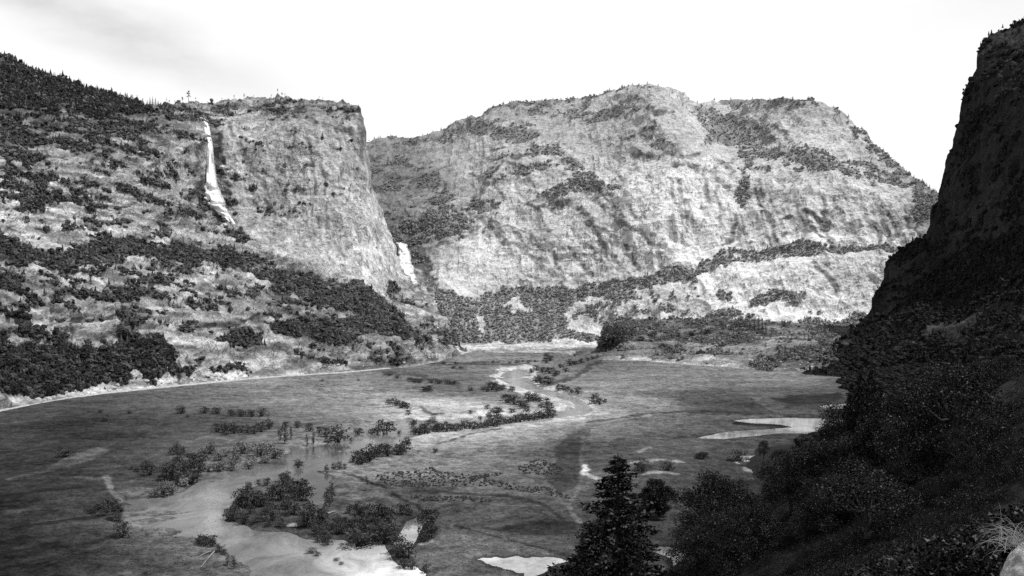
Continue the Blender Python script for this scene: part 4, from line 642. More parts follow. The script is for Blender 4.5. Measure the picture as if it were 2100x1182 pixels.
# ---------------------------------------------------------------- individual plants
def tube(V, Fc, p0, p1, r0, r1, n=6):
    p0 = np.array(p0, float); p1 = np.array(p1, float); d = p1-p0; d /= np.linalg.norm(d)+1e-9; a = np.cross(d, [0.3, 0.7, 0.2]); a /= np.linalg.norm(a); b = np.cross(d, a)
    k = len(V); th = np.arange(n)*2*math.pi/n
    for p, r in ((p0, r0), (p1, r1)): V.extend([tuple(p+r*(math.cos(t)*a+math.sin(t)*b)) for t in th])
    Fc.extend([(k+i, k+(i+1) % n, k+n+(i+1) % n, k+n+i) for i in range(n)])
def tree_meshes(kind, seed, nleaf, lsize, shade):
    """unit-height tree: crown of leaf faces gathered round the ends of real limbs, tapered trunk"""
    g = np.random.default_rng(seed); V = []; Fc = []; C_ = []
    if kind == 'willow':
        k = 9; 
        for i in range(k):
            a = i*2.4+g.random(); r = 0.30*math.sqrt((i+.5)/k)*1.15; zt = 0.45+0.42*g.random()*(1-r); C_.append((r*math.cos(a), r*math.sin(a), zt, 0.17+0.09*g.random()))
            C_.append((r*1.25*math.cos(a+.3), r*1.25*math.sin(a+.3), 0.2+0.1*g.random(), 0.15+0.05*g.random()))
            tube(V, Fc, (0.25*r*math.cos(a), .25*r*math.sin(a), -0.03), (r*.8*math.cos(a), r*.8*math.sin(a), zt), 0.018, 0.006)
    elif kind == 'slim':
        tube(V, Fc, (0, 0, -0.03), (0.01, 0, 0.9), 0.02, 0.004)
        for i in range(9): z = 0.15+0.8*i/8; r = 0.13*(1-abs(z-.45))*0.7; C_.append((g.normal()*.04, g.normal()*.04, z, 0.07+r))
    elif kind == 'oak':
        pts = [(0, 0, -0.04), (0.02, 0.01, 0.2), (0.0, 0.02, 0.4)]; tube(V, Fc, pts[0], pts[1], 0.04, 0.03, 8); tube(V, Fc, pts[1], pts[2], 0.03, 0.022, 8)
        for i in range(16):
            a = i*2.4+g.random()*.5; r = 0.42*math.sqrt((i+.6)/16); zt = 0.36+0.5*(1-(r/.46)**2)*(.6+.4*g.random())+.08*g.random()
            e = (r*math.cos(a), r*math.sin(a), zt); m = (e[0]*.45, e[1]*.45, 0.3+.4*(zt-.3)); tube(V, Fc, pts[1] if i % 2 else pts[2], m, 0.016, 0.011, 5); tube(V, Fc, m, e, 0.011, 0.004, 5); C_.append((*e, 0.11+0.07*g.random()))
        for i in range(8): a = g.random()*6.28; r = .3+.12*g.random(); C_.append((r*math.cos(a), r*math.sin(a), .22+.15*g.random(), .09+.05*g.random()))
    elif kind in ('fir', 'pine'):
        tube(V, Fc, (0, 0, -0.03), (0, 0, 0.55), 0.02, 0.012, 7); tube(V, Fc, (0, 0, 0.55), (0, 0, 0.99), 0.012, 0.002, 6)
        if kind == 'fir':
            for i in range(110):
                z = 0.06+0.9*(i/110)**0.92; L_ = 0.36*(1-z)**0.95*(0.55+0.6*g.random())+0.008; a = i*2.399+g.normal()*.3; e = (L_*math.cos(a), L_*math.sin(a), z-0.18*L_); tube(V, Fc, (0, 0, z), e, 0.005, 0.002, 4)
                for q in (0.45, 0.75, 1.0): C_.append((e[0]*q, e[1]*q, z+(e[2]-z)*q, 0.012+0.14*L_))
        else:
            for i in range(11): z = 0.5+0.47*g.random(); L_ = 0.13*(1.3-z)*(0.5+g.random()); a = g.random()*6.28; e = (L_*math.cos(a), L_*math.sin(a), z+.02); tube(V, Fc, (0, 0, z-.03), e, 0.006, 0.002, 4); C_.append((*e, 0.045+.03*g.random()))
            C_.append((0, 0, .95, .05))
    C_ = np.array(C_); w = g.choice(len(C_), nleaf, p=C_[:, 3]**2/(C_[:, 3]**2).sum()); d = g.normal(size=(nleaf, 3)); d /= np.linalg.norm(d, axis=1, keepdims=True)
    p = C_[w, :3]+d*C_[w, 3:4]*(g.random((nleaf, 1))**0.45)*[1, 1, 0.8]; p[:, 2] = np.maximum(p[:, 2], 0.01)
    Q = leaf_cloud(nleaf, lsize, 1, p, quad=True, rg=g, flat=0.3 if kind != 'fir' else .1); sh = shade*(0.6+0.8*g.random(len(C_)))[w]*(0.7+0.6*g.random(nleaf))
    # glints of light painted in: a few leaves get a much paler colour
    hi = g.random(nleaf) < (0.018 if kind in ('oak', 'fir') else 0.0); sh = np.where(hi, sh*6, sh)
    cm = mesh_np('crown', Q.reshape(-1, 3), np.arange(nleaf*4).reshape(-1, 4), False, {'shade': np.repeat(sh, 4)}); tm = mesh_np('trunk', V, Fc, True)
    return cm, tm
TPL = {}
def tpl(key, kind, n, nleaf, ls, shade, mat):
    TPL[key] = []
    for i in range(n):
        c, t = tree_meshes(kind, hash(kind) % 97 if False else 100+17*i+len(key), nleaf, ls, shade); c.materials.append(mat); t.materials.append(BARK); TPL[key].append((c, t))
tpl('willow_dark', 'willow', 5, 480, 0.09, 0.055, LEAF); tpl('willow_pale', 'willow', 4, 420, 0.10, 0.17, LEAF); tpl('slim', 'slim', 3, 260, 0.075, 0.08, LEAF)
tpl('oak_small', 'oak', 4, 700, 0.075, 0.045, LEAF); tpl('oak_near', 'oak', 5, 9000, 0.021, 0.012, LEAFG); tpl('oak_round', 'oak', 1, 12000, 0.034, 0.007, LEAFG); tpl('fir_near', 'fir', 3, 14000, 0.02, 0.012, LEAFG); tpl('oak_far', 'oak', 3, 500, 0.085, 0.11, LEAF); tpl('fir_small', 'fir', 3, 380, 0.06, 0.07, LEAF); tpl('pine_small', 'pine', 4, 200, 0.06, 0.07, LEAF)  # near oak and fir leaves darkened in place of shade; oak_far paled as haze
cnt = [0]
def plant(name, key, loc, h, w, label, cat, group=None):
    """one tree: an empty at its foot carrying crown and trunk (copies share mesh data)"""
    c, t = TPL[key][cnt[0] % len(TPL[key])]; cnt[0] += 1
    r = empty(name, tuple(loc), random.random()*6.28, (w, w, h)); tag(r, label, cat, group)
    link('crown', c, None, r); link('trunk', t, None, r); return r
def floor_z(u_, v_): 
    i = np.argmin(np.abs(us-u_)); j = np.argmin(np.abs(vs-v_)); return max(0.0, z.reshape(len(vs), len(us))[j, i])
def on_floor(name, key, u_, v_, hpx, wpx, label, cat, group=None):
    p = floor_pt(u_, v_); p[2] = floor_z(u_, v_)-0.1; Y = p[1]; return plant(name, key, p, hpx/F*Y*1.06, wpx/F*Y, label, cat, group)
def row(lst, key, label, group, wf=1.0, name='willow_shrub', cat='shrub'):
    for e in lst:
        u_, v_, h = e[:3]; w = e[3] if len(e) > 3 else h*wf*(1.1+0.35*random.random()); on_floor(name, key, u_, v_, h, w, label, cat, group)
row([(372, 852, 18), (420, 851, 14), (445, 852, 16), (475, 857, 16), (495, 858, 16), (515, 858, 17), (537, 857, 18), (385, 860, 8), (206, 850, 9), (265, 853, 8), (215, 868, 9)], 'willow_dark', 'low dark shrub in the row on the open meadow below the left cliff', 'shrub row on the left meadow', 1.3)
row([(445, 890, 22), (458, 892, 24), (466, 895, 27), (480, 893, 25), (495, 891, 17), (508, 892, 18), (522, 894, 22), (536, 889, 24), (552, 884, 22), (610, 882, 16), (635, 888, 18), (655, 890, 16), (585, 880, 14)], 'willow_dark', 'dark shrub in the ragged line along the far edge of the river flats', 'shrubs along the far edge of the flats', .9)
row([(575, 908, 24), (584, 914, 38), (597, 906, 26), (630, 918, 24), (643, 914, 26), (571, 900, 16)], 'slim', 'slender upright young poplar on the river shoal', 'young poplars on the shoal', .8, 'poplar_sapling', 'tree')
on_floor('willow_shrub', 'willow_dark', 692, 907, 38, 52, 'large round dark willow at the tip of the river shoal', 'shrub'); on_floor('willow_shrub', 'willow_dark', 668, 900, 24, 30, 'dark willow just behind the large round one at the tip of the shoal', 'shrub')
row([(430, 935, 26), (450, 948, 20), (480, 952, 22), (498, 935, 28), (515, 957, 24), (532, 940, 30), (548, 935, 28), (562, 942, 26), (450, 968, 24), (475, 966, 22), (430, 970, 22), (512, 962, 20), (545, 950, 20), (490, 930, 22), (572, 938, 20), (462, 940, 18), (415, 940, 20)], 'willow_pale', 'pale feathery willow in the light thicket above the river bend', 'pale willows above the river bend', 1.15)
row([(360, 937, 26), (375, 932, 14), (366, 948, 22), (396, 962, 38), (411, 970, 36), (378, 978, 32), (352, 988, 44), (340, 988, 30), (308, 978, 30), (298, 968, 22), (280, 972, 12), (392, 994, 28), (365, 997, 26), (404, 985, 24), (270, 968, 10)], 'willow_dark', 'dark rounded willow in the clump at the inside of the river bend', 'dark willows inside the river bend', .95)
row([(334, 1019, 28), (350, 1016, 26), (318, 1021, 22), (378, 1000, 20), (340, 1008, 22)], 'willow_pale', 'greyish willow at the water edge below the dark clump', 'grey willows at the water edge', 1.1)
on_floor('willow_shrub', 'willow_dark', 612, 959, 18, 27, 'small lone round shrub standing in the middle of the river', 'shrub')
row([(510, 1008, 20), (530, 1000, 14), (546, 1001, 20), (580, 992, 20), (588, 989, 20), (594, 1014, 36), (575, 1030, 42), (556, 1027, 34), (510, 1042, 46), (490, 1046, 38), (522, 1046, 40), (540, 1044, 32), (482, 1070, 34), (470, 1066, 26), (500, 1076, 26), (530, 1078, 26), (560, 1074, 36), (610, 1024, 44), (622, 1030, 38), (600, 1062, 38), (576, 1086, 22), (550, 1086, 18), (515, 1060, 22), (585, 1050, 26), (545, 1062, 22)], 'willow_dark', 'bushy dark willow on the thickly grown island in the river', 'willows on the river island', .9)
row([(640, 1084, 50), (625, 1088, 40), (662, 1078, 32), (676, 1100, 32), (664, 1112, 30), (650, 1102, 34), (700, 1100, 26), (715, 1058, 22), (740, 1072, 40), (735, 1062, 28), (770, 1077, 46), (782, 1074, 36), (800, 1077, 40), (718, 1097, 38), (690, 1086, 26), (766, 1116, 34), (790, 1116, 44), (796, 1112, 44), (790, 1092, 34), (750, 1095, 34), (775, 1095, 30), (672, 1118, 24), (705, 1085, 22)], 'willow_dark', 'tall dark willow in the thicket between the river and the pale pond', 'willows beside the pale pond', .85)
row([(826, 1060, 28), (840, 1060, 20), (870, 1077, 36), (882, 1074, 32), (892, 1070, 24), (878, 1100, 46), (884, 1108, 34), (872, 1114, 26)], 'willow_dark', 'dark willow on the bank to the right of the pale pond', 'willows right of the pale pond', .85)
on_floor('willow_shrub', 'willow_dark', 738, 1121, 42, 82, 'broad low dark willow mass overhanging the bright water', 'shrub'); row([(820, 1136, 40), (836, 1150, 38), (815, 1148, 30), (845, 1168, 26), (872, 1176, 20), (828, 1165, 24)], 'willow_dark', 'dark willow on the dark spit below the pale pond', 'willows on the spit', .9)
row([(670, 1028, 26), (681, 1036, 42), (676, 1045, 26)], 'slim', 'narrow dark young tree on the bank behind the island', 'narrow trees behind the island', 1.0, 'alder_sapling', 'tree')
row([(725, 953, 18), (735, 951, 28), (750, 953, 34), (765, 946, 34), (775, 941, 30), (790, 936, 24), (796, 940, 30), (815, 936, 26), (822, 937, 20), (830, 931, 28), (835, 916, 18), (741, 956, 24), (758, 950, 24)], 'willow_dark', 'dark shrub in the line on the right bank of the river', 'shrubs on the right river bank', .85)
row([(670, 969, 16), (684, 967, 18), (696, 967, 18), (707, 967, 14)], 'willow_dark', 'little dark shrub growing on the drift pile in the river', 'shrubs on the drift pile', .7)
on_floor('willow_shrub', 'willow_dark', 790, 891, 35, 46, 'large dark dome-shaped willow standing on the shoal', 'shrub'); row([(774, 889, 18), (735, 891, 16), (762, 891, 13), (818, 890, 8)], 'willow_dark', 'small round shrub on the shoal beside the dome-shaped willow', 'small shrubs beside the dome willow', 1.2)
row([(800, 832, 14), (812, 836, 18), (824, 840, 18), (835, 842, 14), (838, 854, 14), (830, 838, 12)], 'willow_dark', 'dark shrub in the knot at the left end of the gravel flat', 'shrubs at the end of the gravel flat', 1.1)
hedge = [(850+i*9.4, np.interp(850+i*9.4, [850, 950, 1000, 1050, 1140], [893, 886, 879, 872, 859])+random.uniform(-3, 1), random.uniform(14, 24)) for i in range(31)]
row(hedge, 'willow_dark', 'shrub in the long hedge-like line along the right edge of the gravel', 'hedge-like line of shrubs', 1.0)
row([(850, 871, 12), (888, 868, 14), (878, 872, 13), (868, 880, 14), (896, 878, 14), (845, 872, 9), (720, 905, 8)], 'willow_dark', 'small shrub scattered on the gravel flat behind the hedge-like line', 'shrubs on the gravel flat', 1.1)
row([(1020, 850, 16), (1018, 858, 22), (1002, 858, 13), (985, 861, 9), (1055, 832, 20), (1040, 829, 22), (1086, 826, 22), (1096, 825, 18), (1075, 840, 20), (1080, 848, 14), (1120, 832, 16), (1126, 844, 18), (1110, 840, 12), (1066, 836, 16), (1000, 842, 10), (965, 852, 10), (1050, 850, 12), (1105, 828, 14)], 'willow_dark', 'grey bush in the scattered group inside the upper river bend', 'bushes inside the upper river bend', 1.15)
row([(965, 804, 10), (1000, 806, 14), (1010, 802, 20), (1030, 804, 14), (1050, 806, 12), (990, 803, 8), (1020, 806, 10), (870, 805, 12), (880, 802, 12), (1016, 795, 12)], 'willow_dark', 'small dark bush on the flat beyond the gravel', 'bushes beyond the gravel', 1.3)
row([(800, 773, 6), (815, 778, 8), (850, 786, 10), (860, 788, 11), (878, 806, 10), (900, 790, 10), (920, 791, 10), (930, 789, 8), (930, 758, 6), (945, 758, 6), (660, 784, 5), (735, 783, 4), (885, 788, 8), (840, 782, 7), (910, 748, 6), (935, 748, 5)], 'willow_dark', 'tiny dark bush on the far meadow below the left cliff', 'tiny bushes on the far meadow', 1.8)
row([(1100, 762, 12), (1112, 766, 14), (1126, 768, 16), (1140, 772, 14), (1110, 790, 20), (1100, 786, 14), (1126, 790, 18), (1138, 775, 10), (1170, 752, 14), (1180, 750, 10), (1192, 747, 11), (1130, 742, 14), (1120, 746, 14), (1120, 733, 8), (1150, 757, 10), (1160, 765, 10), (1205, 742, 8), (1215, 740, 8), (1226, 738, 8), (1090, 765, 10)], 'willow_dark', 'dark bush in the chain along the far right bank of the upper river', 'bushes on the far right bank', 1.25)
row([(1145, 803, 13), (1155, 804, 14), (1164, 806, 13), (1172, 809, 10)], 'willow_dark', 'dark bush in the short file on the outside of the upper bend', 'short file of bushes on the bend', .9); on_floor('willow_shrub', 'willow_dark', 1185, 811, 18, 22, 'round dark bush ending the short file on the outside of the bend', 'shrub')
row([(1220, 831, 22), (1230, 834, 18), (1241, 830, 11)], 'willow_dark', 'dark bush standing apart on the pale meadow at the tip of the bend', 'bushes at the tip of the bend', .9)
row([(1012, 746, 5), (1022, 746, 4), (1060, 746, 6), (1072, 745, 5), (1085, 746, 6), (1098, 745, 5), (1046, 747, 4)], 'willow_dark', 'speck-like shrub in the thin far line across the meadow', 'thin far line of shrubs', 2.0)
on_floor('willow_shrub', 'willow_dark', 250, 1110, 36, 42, 'lone black round bush on the dark lower left flat', 'shrub'); row([(420, 1126, 26), (434, 1126, 24), (408, 1122, 16), (450, 1138, 18), (460, 1142, 14)], 'willow_dark', 'dark bush on the point above the two pale logs', 'bushes above the pale logs', 1.1); row([(480, 1172, 26), (466, 1166, 20)], 'slim', 'thin dark sapling at the water edge right of the pale logs', 'saplings by the logs', 1.2, 'alder_sapling', 'tree')
row([(640, 1135, 14), (650, 1140, 10), (690, 1150, 8), (700, 1158, 8)], 'willow_pale', 'small pale tuft of brush standing in the shallow bright water', 'tufts in the shallow water', 1.6); on_floor('willow_shrub', 'willow_dark', 892, 932, 12, 13, 'single small shrub at the mouth of the side creek', 'shrub'); row([(751, 992, 12), (753, 998, 14)], 'slim', 'tiny upright sapling beside the cut bank', 'saplings beside the cut bank', 1.0, 'alder_sapling', 'tree')
row([(205, 1050, 18), (222, 1046, 22), (236, 1052, 18), (190, 1058, 14), (232, 1072, 18), (215, 1062, 14), (135, 940, 18), (128, 932, 14)], 'willow_dark', 'low dark brush on the left river margin', 'brush on the left river margin', 1.8)
on_floor('willow_shrub', 'willow_dark', 1316, 972, 26, 44, 'wide dark bush among pale patches left of the round-crowned oak', 'shrub'); on_floor('willow_shrub', 'willow_dark', 1370, 970, 24, 32, 'round dark bush among pale patches above the round-crowned oak', 'shrub'); on_floor('willow_shrub', 'willow_dark', 1515, 950, 26, 46, 'dark bush beside the small white rock at the meadow edge', 'shrub')
# low tufts of sedge on the meadow, nobody could count them
tp_ = []
for (poly, n) in [([(765, 985), (800, 972), (900, 970), (1000, 985), (1060, 1000), (950, 1004), (800, 1004)], 420), ([(960, 985), (1030, 972), (1030, 980), (970, 990)], 60), ([(1060, 960), (1110, 945), (1160, 968), (1140, 980), (1070, 978)], 170), ([(840, 1022), (1000, 1026), (1010, 1036), (860, 1034)], 110), ([(1000, 998), (1130, 1006), (1180, 1030), (1040, 1010)], 110), ([(870, 965), (895, 962), (892, 972)], 16)]:
    a = np.array(poly); k = 0
    while k < n:
        q = (random.uniform(a[:, 0].min(), a[:, 0].max()), random.uniform(a[:, 1].min(), a[:, 1].max()))
        if sd_poly(np.array([q[0]]), np.array([q[1]]), poly)[0] < 0: p = floor_pt(*q); p[2] = floor_z(*q); tp_.append(p); k += 1
tp_ = np.array(tp_); scatter('sedge_tufts', tp_, 0.35+0.4*rng.random(len(tp_)), 0.04+0.04*rng.random(len(tp_)), BUSH, LEAF, 'dark tufts of sedge sprinkled over the near meadow', 'grass')
n = 42000; tu = rng.uniform(-10, 1760, n); tv = 735+447*rng.random(n)**0.9; ii = np.clip(np.searchsorted(us, tu), 0, len(us)-1); jj = np.clip(np.searchsorted(vs, tv), 0, len(vs)-1); fl = jj*len(us)+ii
ok = (sd_r[fl] > 1.5) & (sd_p[fl] > 1.0) & (tv > np.interp(tu, *np.array(rp).T)+4); fl = fl[ok]; tz = np.stack([x[fl], y[fl], z[fl]], 1)+rng.normal(size=(len(fl), 3))*[.6, 1, 0]; gs = np.clip(Gd.tone[fl]*(0.45+1.1*rng.random(len(fl))), .015, .3); gr = (0.22+tz[:, 1]/3600)*(.6+.8*rng.random(len(fl)))
scatter('meadow_grass', tz, gr, gs, [leaf_cloud(9, 0.9, (.8, .8, .45), rg=np.random.default_rng(700+i)) for i in range(5)], LEAF, 'coarse tufted grass growing over the valley meadow', 'grass')
# oaks in the dark grove at the foot of the left cliff
m = ((L.u > 0) & (L.u < 365) & (L.v > 690) & (L.veg > .6)); ii = np.where(m.ravel())[0]; pts = []
for i in rng.permutation(ii):
    p = L.P.reshape(-1, 3)[i]
    if all(np.hypot(*(p-q)[:2]) > 9 for q in pts): pts.append(p)
    if len(pts) >= 70: break
for p in pts: h = random.uniform(9, 15); plant('oak_tree', 'oak_small', p-[0, 0, 1], h, h*random.uniform(.9, 1.3), 'dark broad oak in the grove at the foot of the left cliff', 'tree', 'oaks at the foot of the left cliff')
# pines on the skylines
def on_sheet(S, name, key, u_, v_, hpx, wpx, label, cat, group=None, crest=False, y=None):
    if crest: j = np.argmin(np.abs(S.u[0]-u_)); p = S.P[-1, j].copy()
    else: p = at_sheet(S, u_, v_)[0].copy()
    p[2] -= 1; s = p[1]/F; return plant(name, key, p, hpx*s, wpx*s, label, cat, group)
on_sheet(L, 'pine_tree', 'pine_small', 386, 0, 26, 30, 'tallest lone pine standing on the rim above the tall waterfall', 'tree', crest=True); on_sheet(L, 'pine_tree', 'pine_small', 374, 0, 13, 20, 'short pine just left of the tallest pine on the rim', 'tree', crest=True)
for u_, h in ((303, 12), (308, 16), (313, 18), (318, 17), (323, 10)): on_sheet(L, 'fir_tree', 'fir_small', u_, 0, h, 9, 'slender fir in the small group where the forested ridge meets the rim', 'tree', 'firs at the foot of the ridge', crest=True)
for u_, h in ((340, 8), (347, 9), (358, 6), (401, 7), (480, 8), (500, 10), (432, 5), (455, 5), (520, 5), (556, 7), (571, 9), (578, 10), (585, 6), (610, 6), (655, 6), (662, 5), (690, 5)): on_sheet(L, 'pine_tree', 'pine_small', u_, 0, h*1.1, h*1.3, 'tiny pine on the bare rim of the left cliff', 'tree', 'tiny pines on the left rim', crest=True)
for u_ in list(np.arange(2, 300, 7.5)): h = random.uniform(9, 15); on_sheet(L, 'fir_tree', 'fir_small', u_+random.uniform(-3, 3), 0, h, h*random.uniform(.8, 1.15), 'dark fir on the skyline of the forested left ridge', 'tree', 'firs on the left skyline', crest=True)
for u_ in [768, 776, 781, 803, 815, 868, 890, 905, 925, 960, 1000, 1005, 1014, 1035, 1050, 1054, 1075, 1090, 1100, 1112, 1120, 1135, 1150, 1165, 1185, 1210, 1228, 1232, 1250, 1290, 1300, 1330, 1350]: h = random.uniform(4, 8); on_sheet(C, 'fir_tree', 'fir_small', u_, 0, h, h*1.0, 'tiny grey fir on the skyline left of the rounded dome', 'tree', 'firs on the dome skyline', crest=True)
for u_ in [1430, 1470, 1500, 1545, 1580, 1622, 1626, 1660, 1710, 1740, 1770, 1790, 1812, 1822, 1836, 1845, 1852, 1860, 1868, 1876, 1884, 1890, 1896, 1902, 1908, 1914, 1920]: h = random.uniform(4, 9); on_sheet(C, 'fir_tree', 'fir_small', u_, 0, h, h*.9, 'tiny grey fir on the skyline of the far right shoulder', 'tree', 'firs on the right shoulder skyline', crest=True)
for u_, v_, h in [(1240, 718, 44), (1248, 716, 50), (1256, 714, 46), (1265, 712, 42), (1274, 708, 40), (1284, 702, 34), (1245, 700, 36), (1262, 700, 38), (1278, 695, 30), (1295, 690, 24)]: on_sheet(Mb, 'oak_tree', 'oak_far', u_, v_, h, h*.75, 'dark tree crowding the left end of the low bench', 'tree', 'trees on the left end of the bench')
for u_, v_, h, w in [(1548, 680, 34, 14), (1556, 686, 42, 17), (1563, 690, 38, 16), (1570, 690, 26, 13)]: on_sheet(Mb, 'fir_tree', 'fir_small', u_, v_, h, w, 'tall dark fir in the tight group standing above the bench', 'tree', 'tall firs above the bench')
for u_, v_, h in [(1498, 680, 18), (1508, 676, 20), (1516, 676, 24), (1528, 672, 16), (1480, 672, 14), (1584, 688, 16), (1608, 672, 14), (1640, 668, 14), (1538, 678, 16)]: on_sheet(Mb, 'oak_tree', 'oak_far', u_, v_, h, h*.9, 'dark tree on top of the bench near the tall firs', 'tree', 'trees on top of the bench')
on_sheet(Mb, 'fir_tree', 'fir_small', 1571, 712, 16, 8, 'small lone fir on the bench slope below the tall group', 'tree'); on_sheet(Mb, 'fir_tree', 'fir_small', 1504, 690, 14, 6, 'small lone fir on the bench left of the tall group', 'tree')
for u_, v_, h in [(1360, 712, 10), (1372, 718, 12), (1384, 722, 8), (1390, 740, 8), (1400, 738, 8), (1278, 738, 8), (1450, 748, 8), (1440, 756, 7), (1420, 690, 12), (1390, 690, 12), (1340, 690, 14), (1315, 700, 14), (1450, 685, 14)]: on_sheet(Mb, 'willow_shrub', 'willow_dark', u_, v_, h, h*1.4, 'dark bush on the slope of the low bench', 'shrub', 'bushes on the bench slope')
# ---------------------------------------------------------------- near trees on the hillside
def hill_spot(u_, vtop, h):
    Y = np.concatenate([np.arange(140, 250, 2), np.arange(250, 950, 5)]); X = (u_-U0)/F*Y; Zh = HZ(X, Y); vt = VH+(H0-Zh-h)/Y*F; i = np.argmin(np.abs(vt-vtop)+Y*0.01+(Zh < -1)*50); return np.array([X[i], Y[i], Zh[i]]), vt[i]
def near(key, name, u_, vtop, h, wf, label, group=None, cat='tree'):
    p, vt = hill_spot(u_, vtop, h); h2 = (H0-(vtop-VH)/F*p[1])-p[2]; h2 = min(max(h2, h*.6), h*1.8); p[2] -= .3; return plant(name, key, p, h2, h2*wf, label, cat, group)
near('fir_near', 'fir_tree', 1267, 922, 27, 1.45, 'big dark pointed conifer rising in front of the meadow')
near('fir_near', 'fir_tree', 1195, 1090, 11, .85, 'smaller dark conifer at the left foot of the big pointed one'); near('fir_near', 'fir_tree', 1312, 1120, 9, .8, 'smaller dark conifer at the right foot of the big pointed one')
p = floor_pt(1350, 1066); p[2] = 0.3; plant('oak_tree', 'oak_round', p, 86/F*p[1], 86/F*p[1], 'lone round-crowned black oak right of the big pointed conifer', 'tree')
for i, (u_, vt, h) in enumerate([(1440, 920, 14), (1462, 940, 12), (1495, 956, 12), (1445, 1010, 10), (1480, 1020, 12), (1530, 985, 12)]): near('oak_near', 'oak_tree', u_, vt, h, .85, 'dark oak at the left tip of the near wooded slope', 'oaks at the tip of the near slope')
near('oak_near', 'oak_tree', 1566, 895, 14, .55, 'slim dark oak poking up above the slope right of the white rock')
for u_, vt, h in [(1600, 914, 12), (1625, 905, 13), (1650, 898, 13), (1690, 884, 13), (1730, 872, 13), (1670, 930, 13), (1600, 960, 13), (1550, 1020, 12)]: near('oak_near', 'oak_tree', u_, vt, h, 1.0, 'dark oak along the upper edge of the near slope below the pale water', 'oaks below the pale water')
for u_, vt, h in [(1712, 838, 14), (1735, 800, 15), (1765, 752, 20), (1787, 746, 22), (1806, 775, 16), (1748, 775, 16)]: near('fir_near' if vt < 780 else 'oak_near', 'fir_tree' if vt < 780 else 'oak_tree', u_, vt, h, .75, 'tall black tree in the stand cutting into the right end of the meadow', 'stand at the right end of the meadow')
for u_, vt, h in [(1872, 772, 15), (1896, 748, 16), (1930, 735, 16), (1962, 718, 16), (2000, 728, 15), (2050, 718, 15), (2090, 738, 14), (1835, 815, 13), (1860, 825, 13), (1780, 850, 13), (1900, 850, 13), (1980, 830, 13), (2060, 840, 12)]: near('oak_near', 'oak_tree', u_, vt, h, .95, 'black tree on the upper right of the near slope under the dark rock', 'trees under the dark rock')
for u_, vt, h in [(1500, 1060, 11), (1430, 1070, 10), (1620, 1040, 11), (1700, 980, 12), (1760, 940, 12), (1830, 925, 12), (1900, 950, 10), (1980, 940, 10), (2050, 950, 9), (1560, 1095, 9), (1650, 1090, 9), (1750, 1050, 8), (1850, 1040, 7), (1480, 1125, 8), (1410, 1140, 8), (1800, 990, 10), (1680, 1030, 10)]: near('oak_near', 'oak_tree', u_, vt, h, 1.05, 'black leafy oak in the deep middle of the near slope', 'oaks in the middle of the near slope')
for u_, vt, h in [(1240, 1140, 7), (1300, 1150, 7), (1180, 1160, 7), (1370, 1150, 7)]: near('oak_near', 'oak_tree', u_, vt+12, h*.8, 1.1, 'dark low oak at the bottom edge under the conifers', 'low oaks under the conifers')
for k_ in range(60):
    Yt = random.uniform(110, 620); ut = random.uniform(1420, 2130); Xt = (ut-U0)/F*Yt; Zt = HZ(Xt, Yt)[0]; h = random.uniform(7, 12); vtop = VH+(H0-Zt-h)/Yt*F
    if Zt > 2 and vtop > np.interp(ut, [1420, 1500, 1560, 1700, 1760, 1850, 2100], [1040, 1010, 980, 900, 860, 800, 760]): plant('oak_tree', 'oak_near', (Xt, Yt, Zt-.3), h, h*random.uniform(.85, 1.2), 'black leafy oak in the deep middle of the near slope', 'tree', 'oaks in the middle of the near slope')
# chaparral between the trees
n = 8000; uu = np.concatenate([rng.uniform(1120, 2250, n), rng.uniform(1600, 2200, 2500)]); YY = np.concatenate([np.exp(rng.uniform(math.log(9), math.log(1150), n)), rng.uniform(330, 1200, 2500)]); n += 2500; uu = np.concatenate([uu, rng.uniform(1380, 2250, 5500)]); YY = np.concatenate([YY, np.exp(rng.uniform(math.log(22), math.log(170), 5500))]); n += 5500; xx = (uu-U0)/F*YY; zz = HZ(xx, YY); rr = np.clip(YY*0.008, 0.3, 2.0)*(0.6+0.8*rng.random(n)); rr = np.where((YY > 330) & (uu > 1600), rr*1.7, rr); vv = VH+(H0-zz-rr*1.2)/YY*F
bd = np.interp(uu, [1100, 1180, 1230, 1320, 1390, 1440, 1520, 1560, 1620, 1700, 1760, 1830, 1900, 2000, 2100, 2250], [1210, 1200, 1200, 1200, 1165, 1060, 1010, 985, 930, 850, 780, 740, 700, 700, 700, 700])
k = (vv > bd) & (vv < 1300) & (zz > 0.3) & ~((uu > 2010) & (YY < 10)); CH = [leaf_cloud(420, 0.11, (1, 1, .75), None, rg=np.random.default_rng(400+i))+np.array([0, 0, .55]) for i in range(6)]
CF = [leaf_cloud(620, 0.07, (1, 1, .75), None, rg=np.random.default_rng(450+i))+np.array([0, 0, .55]) for i in range(5)]
nf = 6000; uf = rng.uniform(1640, 2200, nf); Yf = rng.uniform(420, 1240, nf); xf = (uf-U0)/F*Yf; zf = HZ(xf, Yf); kf = zf > 0.8
scatter('far_brush', np.stack([xf, Yf, zf-.4], 1)[kf], (1.6+2.4*rng.random(nf))[kf], (.006+.016*rng.random(nf))[kf], BUSH, LEAF, 'dark scrub on the slope between the meadow end and the dark rock', 'brush')
for kk, TT, nm, lb in ((k & (YY < 130), CH, 'chaparral', 'dark leafy brush covering the near hillside between the trees'), (k & (YY >= 130), CF, 'chaparral', 'fine dark brush on the lower part of the wooded slope')):
    sh = 0.004+0.016*rng.random(kk.sum())**2.5; scatter(nm, np.stack([xx, YY, zz-.1*rr], 1)[kk], rr[kk], sh, TT, LEAFG, lb, 'brush')  # near-black leaf colour paints the shaded gaps between the crowns
